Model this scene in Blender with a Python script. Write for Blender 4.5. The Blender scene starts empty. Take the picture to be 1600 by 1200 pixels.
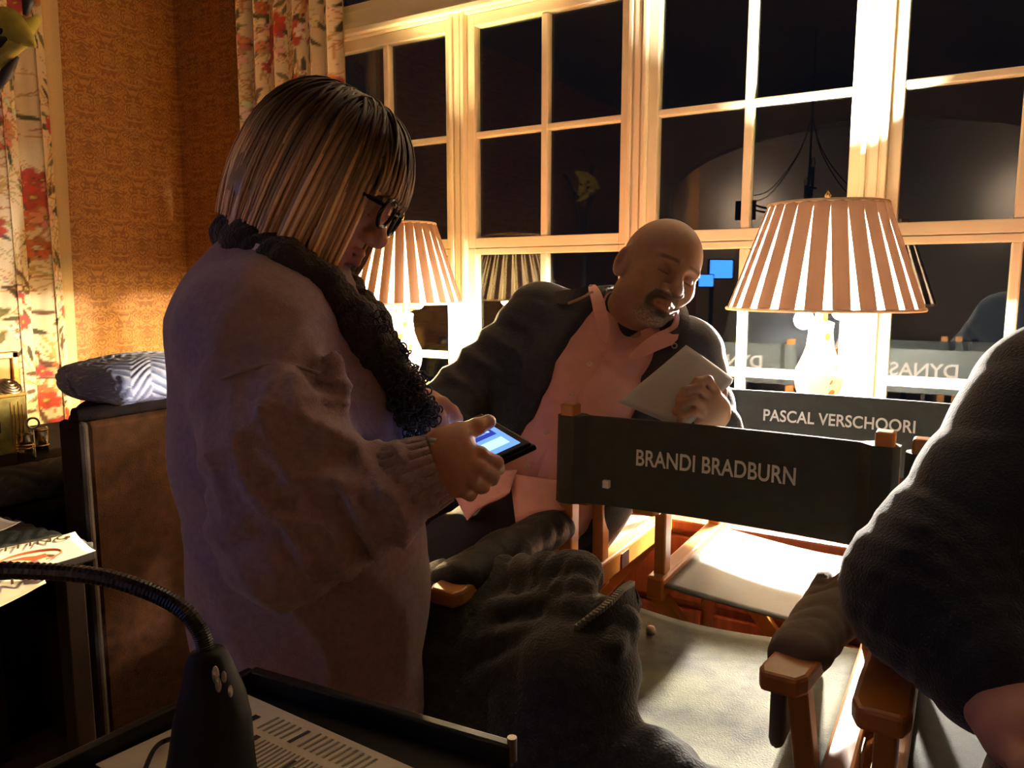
import bpy, math, random
import numpy as np
from mathutils import Vector, Matrix

random.seed(7)
SC = bpy.context.scene
COL = SC.collection

# ------------------------------------------------------------------ camera
F_PX, PITCH, YAW, CAM_Z = 1200.0, math.radians(7.4), math.radians(31.0), 1.38
cam_data = bpy.data.cameras.new("camera")
cam_data.sensor_width = 36.0
cam_data.lens = 36.0 * F_PX / 1600.0
cam_data.clip_start = 0.02
cam = bpy.data.objects.new("camera", cam_data)
cam.location = (0, 0, CAM_Z)
cam.rotation_euler = (math.pi / 2 - PITCH, 0, YAW)
COL.objects.link(cam)
SC.camera = cam

# ------------------------------------------------------------------ world (night) and exposure
world = bpy.data.worlds.new("night")
SC.world = world
world.use_nodes = True
world.node_tree.nodes["Background"].inputs[0].default_value = (0.25, 0.35, 0.6, 1)
world.node_tree.nodes["Background"].inputs[1].default_value = 0.006
SC.view_settings.view_transform = 'Standard'
SC.view_settings.look = 'None'
SC.view_settings.exposure = 0.65
SC.view_settings.gamma = 1.0
SC.view_settings.use_curve_mapping = False
LAMP_WARM, LAMP_WHITE, HALL_LIGHT = 220.0, 520.0, 27.0     # watts of both table lamps and of the added hall lights

# ------------------------------------------------------------------ frames of reference
CR = np.array([math.cos(YAW), math.sin(YAW), 0.0])
CFH = np.array([-math.sin(YAW), math.cos(YAW), 0.0])
CF = CFH * math.cos(PITCH) - np.array([0, 0, math.sin(PITCH)])
CU = CFH * math.sin(PITCH) + np.array([0, 0, math.cos(PITCH)])
CC = np.array([0, 0, CAM_Z])


def ray(px, py):
    return CF + CR * ((px - 800) / F_PX) + CU * ((600 - py) / F_PX)


def P(px, py, d):
    """the point of the room seen at that place, d metres away along the view axis"""
    return CC + ray(px, py) * d


def PZ(px, py, z):
    r = ray(px, py)
    return CC + r * ((z - CAM_Z) / r[2])


def PX(px, py, x):
    r = ray(px, py)
    return CC + r * (x / r[0])


def PY(px, py, y):
    r = ray(px, py)
    return CC + r * (y / r[1])


def V(*a):
    return np.array(a, dtype=float)


def unit(v):
    v = np.asarray(v, float)
    return v / max(1e-9, np.linalg.norm(v))


# ------------------------------------------------------------------ materials
MATS = {}


def mat(name, color, rough=0.6, metal=0.0, var=0.12, scale=18.0, bump=0.0, bscale=120.0, spec=0.5, attr=False, sss=0.0, stretch=None, sheen=0.0):
    if name in MATS:
        return MATS[name]
    m = bpy.data.materials.new(name)
    m.use_nodes = True
    nt = m.node_tree
    b = nt.nodes["Principled BSDF"]
    b.inputs["Roughness"].default_value = rough
    b.inputs["Metallic"].default_value = metal
    b.inputs["Specular IOR Level"].default_value = spec
    if sheen:
        b.inputs["Sheen Weight"].default_value = sheen
        b.inputs["Sheen Roughness"].default_value = 0.4
    tc = nt.nodes.new("ShaderNodeTexCoord")
    mp = nt.nodes.new("ShaderNodeMapping")
    if stretch:
        mp.inputs["Scale"].default_value = stretch
    nt.links.new(tc.outputs["Object"], mp.inputs["Vector"])
    nz = nt.nodes.new("ShaderNodeTexNoise")
    nz.inputs["Scale"].default_value = scale
    nz.inputs["Detail"].default_value = 4
    nt.links.new(mp.outputs["Vector"], nz.inputs["Vector"])
    mr = nt.nodes.new("ShaderNodeMapRange")
    mr.inputs["From Min"].default_value = 0.3
    mr.inputs["From Max"].default_value = 0.7
    mr.inputs["To Min"].default_value = 1 - var
    mr.inputs["To Max"].default_value = 1 + var
    nt.links.new(nz.outputs["Fac"], mr.inputs["Value"])
    mul = nt.nodes.new("ShaderNodeVectorMath")
    mul.operation = 'SCALE'
    if attr:
        at = nt.nodes.new("ShaderNodeAttribute")
        at.attribute_name = "Col"
        nt.links.new(at.outputs["Color"], mul.inputs[0])
    else:
        mul.inputs[0].default_value = color[:3]
    nt.links.new(mr.outputs["Result"], mul.inputs["Scale"])
    nt.links.new(mul.outputs["Vector"], b.inputs["Base Color"])
    if sss:
        b.inputs["Subsurface Weight"].default_value = sss
        b.inputs["Subsurface Radius"].default_value = (0.01, 0.004, 0.002)
        b.inputs["Subsurface Scale"].default_value = 0.6
    if bump:
        n2 = nt.nodes.new("ShaderNodeTexNoise")
        n2.inputs["Scale"].default_value = bscale
        n2.inputs["Detail"].default_value = 3
        nt.links.new(mp.outputs["Vector"], n2.inputs["Vector"])
        bp = nt.nodes.new("ShaderNodeBump")
        bp.inputs["Strength"].default_value = bump
        bp.inputs["Distance"].default_value = 0.004
        nt.links.new(n2.outputs["Fac"], bp.inputs["Height"])
        nt.links.new(bp.outputs["Normal"], b.inputs["Normal"])
    MATS[name] = m
    return m


def emit_mat(name, color, strength):
    if name in MATS:
        return MATS[name]
    m = bpy.data.materials.new(name)
    m.use_nodes = True
    nt = m.node_tree
    nt.nodes.clear()
    e = nt.nodes.new("ShaderNodeEmission")
    e.inputs[0].default_value = (*color, 1)
    e.inputs[1].default_value = strength
    o = nt.nodes.new("ShaderNodeOutputMaterial")
    nt.links.new(e.outputs[0], o.inputs[0])
    MATS[name] = m
    return m


def shade_mat(name, color, trans):
    """cloth that lets some lamp light through"""
    m = bpy.data.materials.new(name)
    m.use_nodes = True
    nt = m.node_tree
    nt.nodes.clear()
    d = nt.nodes.new("ShaderNodeBsdfDiffuse")
    d.inputs[0].default_value = (*color, 1)
    t = nt.nodes.new("ShaderNodeBsdfTranslucent")
    t.inputs[0].default_value = (*[c * trans for c in color], 1)
    w = nt.nodes.new("ShaderNodeTexNoise")
    w.inputs["Scale"].default_value = 260
    bp = nt.nodes.new("ShaderNodeBump")
    bp.inputs["Strength"].default_value = 0.25
    bp.inputs["Distance"].default_value = 0.002
    nt.links.new(w.outputs["Fac"], bp.inputs["Height"])
    nt.links.new(bp.outputs["Normal"], d.inputs["Normal"])
    a = nt.nodes.new("ShaderNodeAddShader")
    o = nt.nodes.new("ShaderNodeOutputMaterial")
    mx = nt.nodes.new("ShaderNodeMixShader")
    mx.inputs[0].default_value = 0.5
    nt.links.new(d.outputs[0], mx.inputs[1])
    nt.links.new(t.outputs[0], mx.inputs[2])
    nt.links.new(mx.outputs[0], o.inputs[0])
    return m


def glass_mat(name, refl=0.09, tint=(0.9, 0.95, 0.93)):
    m = bpy.data.materials.new(name)
    m.use_nodes = True
    nt = m.node_tree
    nt.nodes.clear()
    g = nt.nodes.new("ShaderNodeBsdfGlossy")
    g.inputs["Color"].default_value = (1, 1, 1, 1)
    g.inputs["Roughness"].default_value = 0.0
    t = nt.nodes.new("ShaderNodeBsdfTransparent")
    t.inputs[0].default_value = (*tint, 1)
    lw = nt.nodes.new("ShaderNodeFresnel")
    lw.inputs["IOR"].default_value = 1.5
    mr = nt.nodes.new("ShaderNodeMath")
    mr.operation = 'MULTIPLY'
    mr.inputs[1].default_value = refl / 0.045
    nt.links.new(lw.outputs[0], mr.inputs[0])
    mx = nt.nodes.new("ShaderNodeMixShader")
    o = nt.nodes.new("ShaderNodeOutputMaterial")
    nt.links.new(mr.outputs[0], mx.inputs[0])
    nt.links.new(t.outputs[0], mx.inputs[1])
    nt.links.new(g.outputs[0], mx.inputs[2])
    nt.links.new(mx.outputs[0], o.inputs[0])
    MATS[name] = m
    return m


# ------------------------------------------------------------------ scene bookkeeping
def link(o, parent=None):
    COL.objects.link(o)
    if parent is not None:
        o.parent = parent
        bpy.context.evaluated_depsgraph_get  # no evaluation needed: parents carry plain transforms
        o.matrix_parent_inverse = parent_matrix(parent).inverted()
    return o


def parent_matrix(o):
    m = Matrix.LocRotScale(o.location, o.rotation_euler, o.scale)
    if o.parent is not None:
        return parent_matrix(o.parent) @ o.matrix_parent_inverse @ m
    return m


def tag(o, label, cat, group=None):
    o["label"] = label
    o["category"] = cat
    if group:
        o["group"] = group
    return o


def thing(name, label, cat, loc=(0, 0, 0), group=None):
    o = bpy.data.objects.new(name, None)
    o.location = [float(v) for v in loc]
    o.empty_display_size = 0.05
    COL.objects.link(o)
    return tag(o, label, cat, group)


def struct(o):
    o["kind"] = "structure"
    return o


class MB:
    """collects shapes in room coordinates, becomes one mesh object"""

    def __init__(s):
        s.v, s.f, s.c = [], [], None

    def add(s, vs, fs):
        n = len(s.v)
        s.v.extend([tuple(float(c) for c in q) for q in vs])
        s.f.extend([tuple(int(i) + n for i in q) for q in fs])
        return s

    def box(s, lo, hi):
        x0, y0, z0 = lo
        x1, y1, z1 = hi
        return s.add([(x0, y0, z0), (x1, y0, z0), (x1, y1, z0), (x0, y1, z0), (x0, y0, z1), (x1, y0, z1), (x1, y1, z1), (x0, y1, z1)],
                     [(0, 3, 2, 1), (4, 5, 6, 7), (0, 1, 5, 4), (1, 2, 6, 5), (2, 3, 7, 6), (3, 0, 4, 7)])

    def bar(s, a, b, w, h, side=None, taper=1.0):
        """rectangular bar from a to b, w across along 'side', h across the other way"""
        a, b = np.asarray(a, float), np.asarray(b, float)
        t = unit(b - a)
        if side is None:
            side = V(1, 0, 0) if abs(t[0]) < 0.9 else V(0, 1, 0)
        u = unit(np.asarray(side, float) - t * np.dot(side, t))
        n = np.cross(t, u)
        q = []
        for p, k in ((a, 1.0), (b, taper)):
            for su, sn in ((-1, -1), (1, -1), (1, 1), (-1, 1)):
                q.append(p + u * su * w / 2 * k + n * sn * h / 2 * k)
        return s.add(q, [(0, 3, 2, 1), (4, 5, 6, 7), (0, 1, 5, 4), (1, 2, 6, 5), (2, 3, 7, 6), (3, 0, 4, 7)])

    def tube(s, pts, r, seg=10, caps=True, squash=None):
        pts = [np.asarray(p, float) for p in pts]
        n = len(pts)
        rs = r if hasattr(r, "__len__") else [r] * n
        up = None
        rings = []
        for i, p in enumerate(pts):
            t = unit(pts[min(i + 1, n - 1)] - pts[max(i - 1, 0)])
            if up is None:
                up = V(0, 0, 1) if abs(t[2]) < 0.9 else V(1, 0, 0)
            u = unit(up - t * np.dot(up, t))
            w = np.cross(t, u)
            up = u
            rings.append([p + (u * math.cos(2 * math.pi * k / seg) * (squash or 1) + w * math.sin(2 * math.pi * k / seg)) * rs[i] for k in range(seg)])
        vs = [q for ring in rings for q in ring]
        fs = [(i * seg + k, i * seg + (k + 1) % seg, (i + 1) * seg + (k + 1) % seg, (i + 1) * seg + k) for i in range(n - 1) for k in range(seg)]
        if caps:
            fs.append(tuple(range(seg - 1, -1, -1)))
            fs.append(tuple((n - 1) * seg + k for k in range(seg)))
        return s.add(vs, fs)

    def lathe(s, prof, c, seg=32, axis=2):
        vs, fs = [], []
        for r, z in prof:
            for k in range(seg):
                a = 2 * math.pi * k / seg
                vs.append((c[0] + r * math.cos(a), c[1] + r * math.sin(a), c[2] + z))
        for i in range(len(prof) - 1):
            for k in range(seg):
                fs.append((i * seg + k, i * seg + (k + 1) % seg, (i + 1) * seg + (k + 1) % seg, (i + 1) * seg + k))
        return s.add(vs, fs)

    def torus(s, c, n, R, r, a=14, b=6):
        n = unit(n)
        u = unit(np.cross(n, V(0.3, 0.5, 0.8)))
        w = np.cross(n, u)
        vs, fs = [], []
        for i in range(a):
            t = 2 * math.pi * i / a
            e = u * math.cos(t) + w * math.sin(t)
            for j in range(b):
                q = 2 * math.pi * j / b
                vs.append(np.asarray(c) + e * (R + r * math.cos(q)) + n * r * math.sin(q))
                fs.append((i * b + j, ((i + 1) % a) * b + j, ((i + 1) % a) * b + (j + 1) % b, i * b + (j + 1) % b))
        return s.add(vs, fs)

    def ball(s, c, r, seg=12, rings=8, scale=(1, 1, 1), M=None):
        vs, fs = [], []
        for i in range(rings + 1):
            t = math.pi * i / rings
            for k in range(seg):
                a = 2 * math.pi * k / seg
                q = V(math.sin(t) * math.cos(a) * scale[0], math.sin(t) * math.sin(a) * scale[1], math.cos(t) * scale[2]) * r
                if M is not None:
                    q = M @ q
                vs.append(np.asarray(c) + q)
        for i in range(rings):
            for k in range(seg):
                fs.append((i * seg + k, (i + 1) * seg + k, (i + 1) * seg + (k + 1) % seg, i * seg + (k + 1) % seg))
        return s.add(vs, fs)

    def prism(s, poly, d):
        """extrude a polygon of room points along d"""
        n = len(poly)
        poly = [np.asarray(p, float) for p in poly]
        vs = poly + [p + np.asarray(d, float) for p in poly]
        fs = [tuple(range(n)), tuple(range(2 * n - 1, n - 1, -1))]
        fs += [(i, i + n, (i + 1) % n + n, (i + 1) % n) for i in range(n)]
        return s.add(vs, fs)

    def grid(s, pts, nu, nv):
        """pts[(i*nv)+j]"""
        return s.add(pts, [(i * nv + j, (i + 1) * nv + j, (i + 1) * nv + j + 1, i * nv + j + 1) for i in range(nu - 1) for j in range(nv - 1)])

    def build(s, name, m, parent=None, smooth=False, bevel=0.0, origin=None, colors=None, solid=0.0):
        me = bpy.data.meshes.new(name)
        if origin is None:
            origin = (0, 0, 0) if parent is None else tuple(parent_matrix(parent).translation)
            if parent is None and s.v:
                a = np.array(s.v)
                origin = ((a[:, 0].min() + a[:, 0].max()) / 2, (a[:, 1].min() + a[:, 1].max()) / 2, a[:, 2].min())
        o3 = np.array(origin, float)
        me.from_pydata([tuple(np.array(q) - o3) for q in s.v], [], s.f)
        me.validate()
        me.update()
        if colors is not None:
            set_colors(me, colors)
        if smooth:
            me.polygons.foreach_set("use_smooth", [True] * len(me.polygons))
        me.materials.append(m)
        o = bpy.data.objects.new(name, me)
        o.location = [float(v) for v in origin]
        link(o, parent)
        if solid:
            md = o.modifiers.new("thickness", 'SOLIDIFY')
            md.thickness = solid
            md.offset = 0
        if bevel:
            md = o.modifiers.new("edge", 'BEVEL')
            md.width = bevel
            md.segments = 2
            md.limit_method = 'ANGLE'
        return o


def set_colors(me, colors):
    at = me.color_attributes.new("Col", 'FLOAT_COLOR', 'POINT')
    c = np.ones((len(me.vertices), 4), np.float32)
    c[:, :3] = colors
    at.data.foreach_set("color", c.ravel())


def boxo(name, lo, hi, m, parent=None, bevel=0.0):
    return MB().box(lo, hi).build(name, m, parent, bevel=bevel)


def text_obj(body, name, m, parent, origin, xdir, zdir, size, depth=0.0015, offset=0.0, spacing=1.0, align='LEFT', slant=0.0):
    """flat lettering standing on a surface: xdir along the line, zdir up"""
    cu = bpy.data.curves.new(name, 'FONT')
    cu.body = body
    cu.size = size
    cu.extrude = depth / 2
    cu.offset = offset
    cu.space_character = spacing
    cu.align_x = align
    cu.shear = slant
    tmp = bpy.data.objects.new("tmp_text", cu)
    COL.objects.link(tmp)
    me = bpy.data.meshes.new_from_object(tmp.evaluated_get(bpy.context.evaluated_depsgraph_get()))
    bpy.data.objects.remove(tmp)
    x, z = unit(xdir), unit(zdir)
    y = np.cross(z, x)
    M = Matrix(((x[0], z[0], -y[0], origin[0]), (x[1], z[1], -y[1], origin[1]), (x[2], z[2], -y[2], origin[2]), (0, 0, 0, 1)))
    me.transform(M)
    off = parent_matrix(parent).translation if parent else Vector((0, 0, 0))
    me.transform(Matrix.Translation(-off))
    me.materials.clear()
    me.materials.append(m)
    o = bpy.data.objects.new(name, me)
    o.location = off
    link(o, parent)
    return o


# ------------------------------------------------------------------ rounded, blended bodies (signed distance fields meshed by surface nets)
def cone(a, b, ra, rb, k=0.02, op='u', stretch=None, fold=None, warp=None):
    """tapered limb; stretch=(direction, factor) widens its section one way; fold=(amp, n, tilt) adds cloth folds"""
    return dict(t='cone', a=np.asarray(a, float), b=np.asarray(b, float), ra=ra, rb=rb, k=k, op=op, st=stretch, fold=fold)


def ell(c, r, M=None, k=0.02, op='u'):
    return dict(t='ell', c=np.asarray(c, float), r=np.asarray(r, float), M=np.eye(3) if M is None else np.asarray(M, float), k=k, op=op)


def rbox(c, h, M=None, rad=0.005, k=0.01, op='u'):
    return dict(t='box', c=np.asarray(c, float), r=np.asarray(h, float), M=np.eye(3) if M is None else np.asarray(M, float), rad=rad, k=k, op=op)


def prim_d(p, X, Y, Z):
    if p['t'] == 'cone':
        a, b = p['a'], p['b']
        px, py, pz = X - a[0], Y - a[1], Z - a[2]
        ba = b - a
        L2 = float(ba @ ba) + 1e-12
        sc = 1.0
        if p['st'] is not None:
            n, f = unit(p['st'][0]), p['st'][1]
            ta = unit(ba)
            n = unit(n - ta * (n @ ta))
            q = (px * n[0] + py * n[1] + pz * n[2]) * (1.0 / f - 1.0)
            px, py, pz = px + q * n[0], py + q * n[1], pz + q * n[2]
            sc = min(1.0, f)
        h = np.clip((px * ba[0] + py * ba[1] + pz * ba[2]) / L2, 0, 1)
        qx, qy, qz = px - ba[0] * h, py - ba[1] * h, pz - ba[2] * h
        d = np.sqrt(qx * qx + qy * qy + qz * qz) - (p['ra'] + (p['rb'] - p['ra']) * h)
        if p['fold'] is not None:
            amp, nf, tilt = p['fold']
            ta = unit(ba)
            u = unit(np.cross(ta, V(0.31, 0.5, 0.81)))
            w = np.cross(ta, u)
            ang = np.arctan2(qx * w[0] + qy * w[1] + qz * w[2], qx * u[0] + qy * u[1] + qz * u[2])
            ph = h * nf * 2 * math.pi + tilt * np.sin(ang + 1.3 * h) + 1.7 * np.sin(2 * ang + nf * h) * 0.5
            d = d - amp * (np.abs(np.sin(ph * 0.5)) ** 0.7 - 0.5)
        return d * sc
    M = p['M']
    px, py, pz = X - p['c'][0], Y - p['c'][1], Z - p['c'][2]
    # columns of M are the local axes
    lx = px * M[0, 0] + py * M[1, 0] + pz * M[2, 0]
    ly = px * M[0, 1] + py * M[1, 1] + pz * M[2, 1]
    lz = px * M[0, 2] + py * M[1, 2] + pz * M[2, 2]
    r = p['r']
    if p['t'] == 'ell':
        k0 = np.sqrt((lx / r[0]) ** 2 + (ly / r[1]) ** 2 + (lz / r[2]) ** 2)
        k1 = np.sqrt((lx / r[0] ** 2) ** 2 + (ly / r[1] ** 2) ** 2 + (lz / r[2] ** 2) ** 2) + 1e-9
        return k0 * (k0 - 1.0) / k1
    rad = p['rad']
    ax, ay, az = np.abs(lx) - r[0] + rad, np.abs(ly) - r[1] + rad, np.abs(lz) - r[2] + rad
    out = np.sqrt(np.maximum(ax, 0) ** 2 + np.maximum(ay, 0) ** 2 + np.maximum(az, 0) ** 2)
    return out + np.minimum(np.maximum(ax, np.maximum(ay, az)), 0) - rad


def prim_box(p):
    if p['t'] == 'cone':
        m = max(p['ra'], p['rb']) * (max(1.0, p['st'][1]) if p['st'] is not None else 1.0) + (p['fold'][0] if p['fold'] is not None else 0)
        return np.minimum(p['a'], p['b']) - m, np.maximum(p['a'], p['b']) + m
    h = np.abs(p['M']) @ p['r']
    return p['c'] - h, p['c'] + h


def blend(D, d, p):
    k = max(p['k'], 1e-5)
    if p['op'] == 'u':
        h = np.clip(0.5 + 0.5 * (D - d) / k, 0, 1)
        return D + (d - D) * h - k * h * (1 - h)
    h = np.clip(0.5 - 0.5 * (D + d) / k, 0, 1)     # subtract
    return D + (-d - D) * h + k * h * (1 - h)


def field(prims, pts):
    pts = np.atleast_2d(pts)
    D = np.full(len(pts), 9.0)
    for p in prims:
        D = blend(D, prim_d(p, pts[:, 0], pts[:, 1], pts[:, 2]), p)
    return D


def hit(prims, px, py, d0, d1, n=400):
    """where the line of sight through that place first meets the body"""
    ds = np.linspace(d0, d1, n)
    r = ray(px, py)
    D = field(prims, CC[None, :] + r[None, :] * ds[:, None])
    i = np.argmax(D < 0)
    if D[i] >= 0:
        i = int(np.argmin(D))
    q = CC + r * ds[i]
    e = 1e-3
    g = [field(prims, q + e * np.eye(3)[j])[0] - field(prims, q - e * np.eye(3)[j])[0] for j in range(3)]
    return q, unit(g)


def nets(prims, vox, extra=None):
    los, his = zip(*[prim_box(p) for p in prims if p['op'] == 'u'])
    lo = np.min(los, axis=0) - 3 * vox - 0.01
    hi = np.max(his, axis=0) + 3 * vox + 0.01
    n = np.ceil((hi - lo) / vox).astype(int) + 1
    ax = [np.float32(lo[i]) + np.arange(n[i], dtype=np.float32) * np.float32(vox) for i in range(3)]
    D = np.full(tuple(n), 9.0, np.float32)
    for p in prims:
        a, b = prim_box(p)
        m = p['k'] + 3 * vox
        i0 = np.clip(((a - m - lo) / vox).astype(int), 0, n - 1)
        i1 = np.clip(((b + m - lo) / vox).astype(int) + 2, 0, n)
        if np.any(i1 <= i0):
            continue
        sl = tuple(slice(i0[j], i1[j]) for j in range(3))
        X, Y, Z = np.meshgrid(ax[0][sl[0]], ax[1][sl[1]], ax[2][sl[2]], indexing='ij', sparse=True)
        D[sl] = blend(D[sl], prim_d(p, X, Y, Z).astype(np.float32), p)
    if extra is not None:
        X, Y, Z = np.meshgrid(ax[0], ax[1], ax[2], indexing='ij', sparse=True)
        D = extra(D, X, Y, Z)
    S = D < 0
    nx, ny, nz = n
    acc = np.zeros((nx - 1, ny - 1, nz - 1, 3), np.float32)
    cnt = np.zeros((nx - 1, ny - 1, nz - 1), np.float32)
    corners = [(i, j, k) for i in (0, 1) for j in (0, 1) for k in (0, 1)]
    def cut(c):
        return tuple(slice(c[q], n[q] - 1 + c[q]) for q in range(3))
    for c in corners:
        for q in range(3):
            if c[q] == 0:
                e = list(c)
                e[q] = 1
                Da, Db = D[cut(c)], D[cut(e)]
                x = (Da < 0) != (Db < 0)
                if not x.any():
                    continue
                t = np.where(x, Da / np.where(x, Da - Db, 1), 0)
                for w in range(3):
                    acc[..., w] += np.where(x, c[w] + (t if w == q else 0), 0)
                cnt += x
    act = cnt > 0
    idx = -np.ones(act.shape, np.int64)
    idx[act] = np.arange(act.sum())
    cells = np.argwhere(act)
    verts = lo + vox * (cells + acc[act] / cnt[act][:, None])
    faces = []
    for q in range(3):
        a, b = (q + 1) % 3, (q + 2) % 3
        s0 = [slice(None)] * 3
        s1 = [slice(None)] * 3
        s0[q], s1[q] = slice(0, -1), slice(1, None)
        A, B = S[tuple(s0)], S[tuple(s1)]
        for flip in (False, True):
            e = np.argwhere((A & ~B) if not flip else (~A & B))
            if len(e) == 0:
                continue
            ok = (e[:, a] > 0) & (e[:, b] > 0) & (e[:, a] < n[a] - 1) & (e[:, b] < n[b] - 1)
            e = e[ok]
            def cell(da, db):
                c = e.copy()
                c[:, a] += da
                c[:, b] += db
                return idx[c[:, 0], c[:, 1], c[:, 2]]
            f = np.stack([cell(-1, -1), cell(0, -1), cell(0, 0), cell(-1, 0)], 1)
            faces.append(f[:, ::-1] if flip else f)
    faces = np.concatenate(faces)
    return verts, faces


def body_mesh(name, pieces, m, parent, color=None, smooth_it=0, bevel=0):
    """pieces: list of (verts, faces, colors or None); one mesh object"""
    vs, fs, cs, n = [], [], [], 0
    for v, f, c in pieces:
        vs.append(v)
        fs.append(f + n)
        cs.append(np.ones((len(v), 3)) * (np.array(color if color is not None else (0.5, 0.5, 0.5))) if c is None else c)
        n += len(v)
    v, f, c = np.concatenate(vs), np.concatenate(fs), np.concatenate(cs)
    o3 = np.array(parent_matrix(parent).translation) if parent is not None else V((v[:, 0].min() + v[:, 0].max()) / 2, (v[:, 1].min() + v[:, 1].max()) / 2, v[:, 2].min())
    me = bpy.data.meshes.new(name)
    me.vertices.add(len(v))
    me.vertices.foreach_set("co", (v - o3).astype(np.float32).ravel())
    me.loops.add(len(f) * 4)
    me.loops.foreach_set("vertex_index", f.astype(np.int32).ravel())
    me.polygons.add(len(f))
    me.polygons.foreach_set("loop_start", np.arange(0, len(f) * 4, 4, dtype=np.int32))
    me.polygons.foreach_set("use_smooth", np.ones(len(f), bool))
    me.update(calc_edges=True)
    me.validate()
    set_colors(me, c)
    me.materials.append(m)
    o = bpy.data.objects.new(name, me)
    o.location = [float(q) for q in o3]
    link(o, parent)
    if smooth_it:
        md = o.modifiers.new("soften", 'SMOOTH')
        md.factor = 0.5
        md.iterations = smooth_it
    return o


def head_axes(yaw, pitch, roll):
    """rows of use: person's right, forward, up - turned from facing the viewer: yaw to viewer's right, pitch down, roll crown to viewer's right"""
    y, p, r = [math.radians(q) for q in (yaw, pitch, roll)]
    T = -CF
    hor = CR * math.sin(y) + T * math.cos(y)
    f = hor * math.cos(p) - CU * math.sin(p)
    u0 = hor * math.sin(p) + CU * math.cos(p)
    side = np.cross(u0, f)
    u = u0 * math.cos(r) + side * math.sin(r)
    return np.stack([np.cross(f, u), f, u], 1)     # columns


def spline(pts, n):
    """smooth curve through the points"""
    p = np.array([np.asarray(q, float) for q in pts])
    m = len(p)
    out = []
    for i in range(n):
        t = i / (n - 1) * (m - 1)
        k = min(int(t), m - 2)
        u = t - k
        p0, p1, p2, p3 = p[max(k - 1, 0)], p[k], p[k + 1], p[min(k + 2, m - 1)]
        out.append(0.5 * (2 * p1 + (p2 - p0) * u + (2 * p0 - 5 * p1 + 4 * p2 - p3) * u * u + (3 * p1 - p0 - 3 * p2 + p3) * u ** 3))
    return out


def cloth_waves(groups):
    """folds pushed into a cloth surface: (centre, spread, direction, spacing, height, bend)"""
    def f(D, X, Y, Z):
        for c, s, dr, wl, am, bend in groups:
            dr = unit(dr)
            o_ = unit(np.cross(dr, CF))
            dx, dy, dz = X - np.float32(c[0]), Y - np.float32(c[1]), Z - np.float32(c[2])
            a_ = dx * np.float32(dr[0]) + dy * np.float32(dr[1]) + dz * np.float32(dr[2])
            b_ = dx * np.float32(o_[0]) + dy * np.float32(o_[1]) + dz * np.float32(o_[2])
            m_ = np.exp(-(dx * dx + dy * dy + dz * dz) / np.float32(2 * s * s))
            w_ = 1 - np.abs(np.sin(math.pi * (a_ + bend * b_ * b_ * 8 + 0.006 * np.sin(b_ * 45)) / wl))
            D = D - np.float32(am) * m_ * (w_ ** 1.5 - np.float32(0.35))
        return D.astype(np.float32)
    return f

# ================================================================== THE ROOM
XL, YW, CEIL = -3.46, 2.54, 3.25          # left wall, window wall, ceiling


def wallpaper(name, u_axis):
    m = bpy.data.materials.new(name)
    m.use_nodes = True
    nt = m.node_tree
    N, L = nt.nodes.new, nt.links.new
    b = nt.nodes["Principled BSDF"]
    b.inputs["Roughness"].default_value = 0.55
    geo = N("ShaderNodeNewGeometry")
    sep = N("ShaderNodeSeparateXYZ")
    L(geo.outputs["Position"], sep.inputs[0])

    def math_(op, a, bb=None):
        n = N("ShaderNodeMath")
        n.operation = op
        for i, q in enumerate((a, bb)):
            if q is None:
                continue
            if isinstance(q, (int, float)):
                n.inputs[i].default_value = q
            else:
                L(q, n.inputs[i])
        return n.outputs[0]
    u, v = sep.outputs[u_axis], sep.outputs["Z"]
    row = math_('FLOOR', math_('DIVIDE', v, 0.21))
    half = math_('MULTIPLY', math_('MODULO', row, 2.0), 0.115)
    pu = math_('PINGPONG', math_('ADD', u, half), 0.115)       # mirrored motif, half drop
    pv = math_('MODULO', math_('ADD', v, 10.0), 0.21)
    cmb = N("ShaderNodeCombineXYZ")
    L(pu, cmb.inputs[0])
    L(pv, cmb.inputs[1])
    nz = N("ShaderNodeTexNoise")
    nz.inputs["Scale"].default_value = 21
    nz.inputs["Detail"].default_value = 1.5
    nz.inputs["Distortion"].default_value = 1.2
    L(cmb.outputs[0], nz.inputs["Vector"])
    band = math_('PINGPONG', math_('MULTIPLY', nz.outputs["Fac"], 7.0), 0.5)
    mr = N("ShaderNodeMapRange")
    mr.inputs["From Min"].default_value = 0.18
    mr.inputs["From Max"].default_value = 0.3
    L(band, mr.inputs["Value"])
    n2 = N("ShaderNodeTexNoise")
    n2.inputs["Scale"].default_value = 300
    L(geo.outputs["Position"], n2.inputs["Vector"])
    mx = N("ShaderNodeMix")
    mx.data_type = 'RGBA'
    mx.inputs["A"].default_value = (0.26, 0.098, 0.016, 1)
    mx.inputs["B"].default_value = (0.45, 0.205, 0.042, 1)
    L(mr.outputs[0], mx.inputs["Factor"])
    sc = N("ShaderNodeVectorMath")
    sc.operation = 'SCALE'
    L(mx.outputs["Result"], sc.inputs[0])
    L(math_('ADD', math_('MULTIPLY', n2.outputs["Fac"], 0.5), 0.75), sc.inputs["Scale"])
    L(sc.outputs[0], b.inputs["Base Color"])
    return m


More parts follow.
